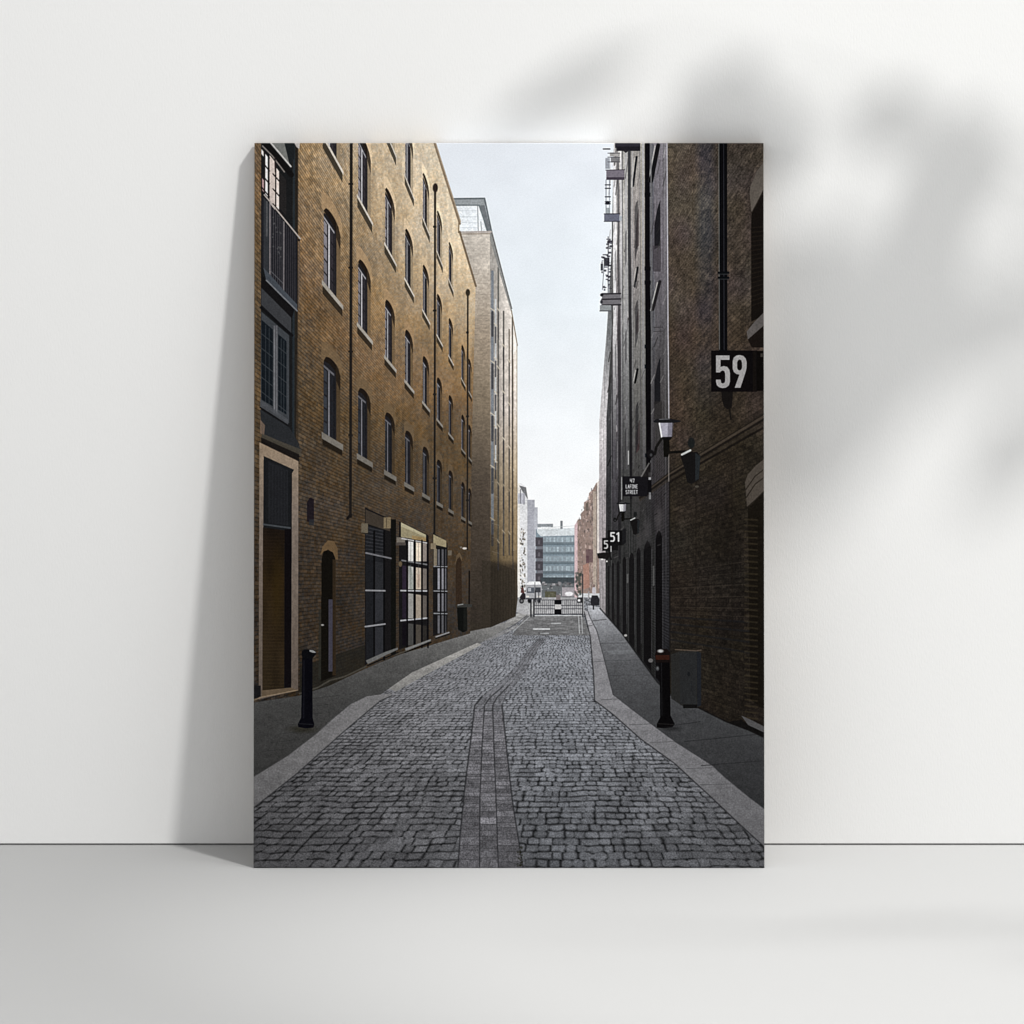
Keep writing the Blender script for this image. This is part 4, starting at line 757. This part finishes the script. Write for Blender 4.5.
pic = paint_street()
img = bpy.data.images.new('street_print', PW * SS, PH * SS, alpha=False, float_buffer=False)
img.colorspace_settings.name = 'sRGB'
buf = np.ones((PH * SS, PW * SS, 4), np.float32); buf[..., :3] = pic[::-1]
img.pixels.foreach_set(buf.ravel()); img.update(); img.pack()
m, nt, p = new_mat('printed_canvas'); M_PRINT = m
ti = node(nt, 'ShaderNodeTexImage'); ti.image = img; ti.extension = 'EXTEND'; ti.interpolation = 'Linear'
g = node(nt, 'ShaderNodeVectorMath', operation='SCALE'); g.inputs['Scale'].default_value = PRINT_GAIN
nt.links.new(ti.outputs['Color'], g.inputs[0]); nt.links.new(g.outputs[0], p.inputs['Base Color'])
p.inputs['Roughness'].default_value = 1.0; p.inputs['Specular IOR Level'].default_value = 0
tc = node(nt, 'ShaderNodeTexCoord'); wv = node(nt, 'ShaderNodeTexNoise', Scale=900.0, Detail=2.0); nt.links.new(tc.outputs['Object'], wv.inputs['Vector'])
bp = node(nt, 'ShaderNodeBump', Strength=.08, Distance=.0003); nt.links.new(wv.outputs['Fac'], bp.inputs['Height']); nt.links.new(bp.outputs[0], p.inputs['Normal'])

def simple(name, col, rough=.6, var=.15, scale=30, spec=.3):
    m, nt, p = new_mat(name)
    n = node(nt, 'ShaderNodeTexNoise', Scale=float(scale), Detail=4.0); tc = node(nt, 'ShaderNodeTexCoord'); nt.links.new(tc.outputs['Object'], n.inputs['Vector'])
    r = node(nt, 'ShaderNodeMapRange'); r.inputs['To Min'].default_value = 1 - var; r.inputs['To Max'].default_value = 1 + var; nt.links.new(n.outputs['Fac'], r.inputs['Value'])
    s = node(nt, 'ShaderNodeVectorMath', operation='SCALE'); s.inputs[0].default_value = col; nt.links.new(r.outputs[0], s.inputs['Scale'])
    nt.links.new(s.outputs[0], p.inputs['Base Color']); p.inputs['Roughness'].default_value = rough; p.inputs['Specular IOR Level'].default_value = spec
    return m
M_WOOD = simple('pine_wood', (.55, .38, .22), .7); M_LEAF = simple('leaf_green', (.05, .11, .035), .5); M_STEM = simple('stem_green', (.09, .12, .04), .6)
M_POT = simple('white_glaze', (.7, .69, .66), .4, .04); M_SOIL = simple('dark_soil', (.04, .03, .022), .95, .4, 90)

def box_bm(bm, x0, y0, z0, x1, y1, z1):
    vs = [bm.verts.new(c) for c in ((x0, y0, z0), (x1, y0, z0), (x1, y1, z0), (x0, y1, z0), (x0, y0, z1), (x1, y0, z1), (x1, y1, z1), (x0, y1, z1))]
    for f in ((0, 3, 2, 1), (4, 5, 6, 7), (0, 1, 5, 4), (1, 2, 6, 5), (2, 3, 7, 6), (3, 0, 4, 7)): bm.faces.new([vs[i] for i in f])

# ---- camera: level, far and high, with a long lens; the frame is shifted down
D, T_TOP, B_BOT = 32.0, .0225, .14
THK = .020
def setz(): pass
lean = math.atan((B_BOT - T_TOP) / .705)
ZB = .0002
H = (.023 * (D - B_BOT) / D + ZB) * D / B_BOT           # eye height that puts that edge 23 px under the wall line
ZT = .702 + (H - .702) * T_TOP / D
cam = bpy.data.cameras.new('camera'); cam.sensor_width = 36; cam.lens = 36 * D / 1.024
cam.shift_y = (.333 - H) / 1.024; cam.clip_end = 200; cam.clip_start = .5
co = bpy.data.objects.new('camera', cam); co.location = (0, -D, H); co.rotation_euler = (math.pi / 2, 0, 0); COL.objects.link(co); scene.camera = co

# ---- the setting
bm = bmesh.new(); box_bm(bm, -6, -9, -.12, 6, .5, 0)
tag(link('floor', bm, M_FLOOR), kind='structure')
GAP = .0016
bm = bmesh.new(); box_bm(bm, -6, 0, GAP, 6, .12, 4.2)
tag(link('wall', bm, M_WALL), 'white plaster wall behind the leaning canvas print, meeting the pale floor', 'wall')

# ---- the canvas
base = Vector((-.003, -B_BOT, ZB)); up = Vector((0, B_BOT - T_TOP, ZT - ZB)); HGT = up.length; up.normalize()
ux = Vector((1, 0, 0)); nrm = ux.cross(up); nrm.normalize()                # towards the viewer and slightly up
WID = .510 * (1 - (B_BOT + T_TOP) / 2 / D)
rot = Matrix((ux, -nrm, up)).transposed().to_4x4()
canvas = empty('canvas_print', base); canvas.matrix_world = Matrix.Translation(base) @ rot
tag(canvas, 'tall unframed canvas print of a cobbled warehouse street, leaning against the white wall', 'canvas print')
def canvas_bm():
    bm = bmesh.new(); uv = bm.loops.layers.uv.new('uv'); w = WID / 2; e = .0007; seg = 3; up_ = THK * math.tan(lean) + .0002
    # outline of the wrapped sheet: back edge, side, small round, face
    prof = [(0, THK)] + [(e * (1 - math.cos(a)) , e * (1 - math.sin(a))) for a in [math.pi / 2 * i / seg for i in range(seg + 1)]]
    prof = [(0, THK - .0005), (0, e)] + [(e - e * math.cos(math.pi / 2 * i / seg), e - e * math.sin(math.pi / 2 * i / seg)) for i in range(1, seg + 1)]
    rings = []
    for ins, dep in prof:
        rings.append(([bm.verts.new(c) for c in ((-w + ins, dep, ins + up_ * dep / THK), (w - ins, dep, ins + up_ * dep / THK), (w - ins, dep, HGT - ins), (-w + ins, dep, HGT - ins))], ins, dep))
    def setuv(f, fn):
        for l in f.loops: l[uv].uv = fn(l.vert.co)
    flat = lambda c: ((c.x + w) / (2 * w), c.z / HGT)
    for (ra, ia, da), (rb, ib, db) in zip(rings[:-1], rings[1:]):
        for k in range(4):
            f = bm.faces.new([ra[k], ra[(k + 1) % 4], rb[(k + 1) % 4], rb[k]])
            def wrap(c, k=k):                                            # the picture is mirrored round the edge
                u, v = flat(c); d = max(c.y, .0002)
                if k == 0: v = d / HGT
                if k == 1: u = 1 - d / (2 * w)
                if k == 2: v = 1 - d / HGT
                if k == 3: u = d / (2 * w)
                return (u, v)
            setuv(f, wrap)
    return bm, rings[-1][0], uv, flat
bm, last, uv, flat = canvas_bm()
f = bm.faces.new(last)
for l in f.loops: l[uv].uv = flat(l.vert.co)
o = link('printed_canvas', bm, M_PRINT, canvas)
bm = bmesh.new(); w = WID / 2 - .0008; bw = .038
box_bm(bm, -w, .003, .0048, -w + bw, THK, HGT - .0008); box_bm(bm, w - bw, .003, .0048, w, THK, HGT - .0008)
box_bm(bm, -w + bw, .003, .0048, w - bw, THK, bw); box_bm(bm, -w + bw, .003, HGT - bw, w - bw, THK, HGT - .0008)
link('stretcher_frame', bm, M_WOOD, canvas)

# ---- lamps
aim = Vector((0.15, 0, .35))
kd = Vector(KEY_DIR).normalized()
KEY = aim + kd * KEY_DIST
def lamp(name, typ, loc, to, energy, col, **kw):
    l = bpy.data.lights.new(name, typ); l.energy = energy; l.color = col
    for k, v in kw.items(): setattr(l, k, v)
    o = bpy.data.objects.new(name, l); o.location = loc
    o.rotation_euler = (Vector(to) - Vector(loc)).to_track_quat('-Z', 'Y').to_euler(); COL.objects.link(o); return o
lamp('key_lamp', 'AREA', KEY, (1.1, 0, .1), KEY_W, (1, .99, .975), shape='DISK', size=KEY_SIZE)
lamp('added_floor_spot', 'SPOT', (.35, -.05, 2.6), (.75, -.42, 0), SPOT_W, (1, .995, .985), spot_size=2 * math.radians(21.9), spot_blend=.10, shadow_soft_size=.2)  # added spot with no known source; its cone leaves the left floor darker
lamp('added_soft_fill', 'AREA', (2.5, -2.7, 1.7), (.0, -.1, .3), SOFT_W, (.99, .995, 1), shape='SQUARE', size=2.4)  # added weak area fill from the right, not a known softbox
w = bpy.data.worlds.new('World'); scene.world = w; w.use_nodes = True
bg = w.node_tree.nodes['Background']; bg.inputs[0].default_value = (.985, .99, 1, 1); bg.inputs[1].default_value = FILL

# ---- a tall houseplant to the right, whose leaves dapple the wall
def leaf_bm(L, Wd, splits, seed):
    rng = random.Random(seed); bm = bmesh.new(); N = 16
    rows = []
    for i in range(N + 1):
        t = i / N; half = Wd / 2 * (math.sin(math.pi * t ** .72) ** .8 if 0 < t < 1 else .0)
        rows.append((t, half))
    def z(t, s): return -.10 * L * t * t + .05 * L * (s * s) * .6
    mid = [bm.verts.new((0, t * L, z(t, 0))) for t, h in rows]
    for sd in (-1, 1):
        prev = None
        for i, (t, h) in enumerate(rows):
            cur = [mid[i]] + [bm.verts.new((sd * h * s, t * L + .12 * L * s * (h > 0), z(t, s))) for s in (.35, .7, 1.0)]
            if prev:
                for k in range(3):
                    if splits and k >= 1 and i % 4 == (2 if sd > 0 else 0) and 2 < i < N - 1: continue
                    try: bm.faces.new([prev[k], prev[k + 1], cur[k + 1], cur[k]])
                    except ValueError: pass
            prev = cur
    bmesh.ops.remove_doubles(bm, verts=bm.verts, dist=1e-5)
    return bm
def tube(bm, pts, radii, n=7):
    rings = []
    for i, p in enumerate(pts):
        d = (pts[min(i + 1, len(pts) - 1)] - pts[max(i - 1, 0)]).normalized()
        a = d.cross(Vector((0, 0, 1)) if abs(d.z) < .9 else Vector((1, 0, 0))).normalized(); b = d.cross(a)
        rings.append([bm.verts.new(p + (a * math.cos(6.28319 * k / n) + b * math.sin(6.28319 * k / n)) * radii[i]) for k in range(n)])
    for ra, rb in zip(rings[:-1], rings[1:]):
        for k in range(n): bm.faces.new([ra[k], ra[(k + 1) % n], rb[(k + 1) % n], rb[k]])
    bm.faces.new(rings[0][::-1]); bm.faces.new(rings[-1])
def P(px, py): return Vector(((px - 512) / 1000, 0, (845 - py) / 1000))
POT = Vector((1.12, -.52, 0))
plant = empty('potted_plant', POT)
tag(plant, 'tall potted houseplant right of the canvas whose broad leaves shade the white wall', 'houseplant')
bm = bmesh.new(); prof = [(.0, .0), (.115, .0), (.125, .01), (.155, .27), (.16, .30), (.148, .30), (.143, .27), (0, .268)]
n = 40; rg = []
for r, z in prof: rg.append([bm.verts.new((r * math.cos(6.28319 * k / n), r * math.sin(6.28319 * k / n), z)) for k in range(n)] if r else [bm.verts.new((0, 0, z))])
for ra, rb in zip(rg[:-1], rg[1:]):
    for k in range(n):
        q = [ra[k % len(ra)], ra[(k + 1) % len(ra)], rb[(k + 1) % len(rb)], rb[k % len(rb)]]
        q = [v for i, v in enumerate(q) if v not in q[:i]]
        bm.faces.new(q)
link('pot', bm, [M_POT], plant, True)
bm = bmesh.new(); bmesh.ops.create_circle(bm, cap_ends=True, segments=32, radius=.1435); bmesh.ops.translate(bm, verts=bm.verts, vec=(0, 0, .273)); link('soil', bm, M_SOIL, plant)
crown = Vector((-.02, .02, .95))
bm = bmesh.new(); tube(bm, [Vector((0, 0, .26)), Vector((.015, -.01, .5)), Vector((-.005, .01, .75)), crown], [.017, .015, .013, .011]); link('stem', bm, M_STEM, plant, True)
for i, (bx, by, tx, ty, wd, dep, sp) in enumerate(LEAVES):
    def lift(px, py):
        q = P(px, py); d = (KEY - q); return q + d * (dep / -d.y)
    a, b = lift(bx, by), lift(tx, ty); ax = b - a; ln = ax.length; ax.normalize()
    toK = (KEY - a).normalized(); s = ax.cross(toK).normalized(); nn = s.cross(ax)
    lb = leaf_bm(ln, wd / 1000, sp, i)
    mw = Matrix((s, ax, nn)).transposed().to_4x4(); mw.translation = a - POT
    bmesh.ops.transform(lb, matrix=mw, verts=lb.verts)
    lo = link('leaf', lb, M_LEAF, plant, True)
    mod = lo.modifiers.new('thick', 'SOLIDIFY'); mod.thickness = .0008
    pb = bmesh.new(); e = a - POT; c1 = crown + (e - crown) * .5 + Vector((0, 0, .10 + .04 * (i % 3)))
    pts = [crown * (1 - t) ** 2 + c1 * 2 * t * (1 - t) + e * t * t for t in [k / 8 for k in range(9)]]
    tube(pb, pts, [.0045 - .0025 * k / 8 for k in range(9)], 6); po = link('leaf_stalk', pb, M_STEM, lo, True)

scene.view_settings.view_transform = 'Standard'; scene.view_settings.look = 'None'; scene.view_settings.exposure = 0; scene.view_settings.gamma = 1
scene.view_settings.use_curve_mapping = False
scene.render.engine = 'CYCLES'; scene.cycles.use_denoising = True; scene.cycles.max_bounces = 6
scene.render.resolution_x = scene.render.resolution_y = 1024
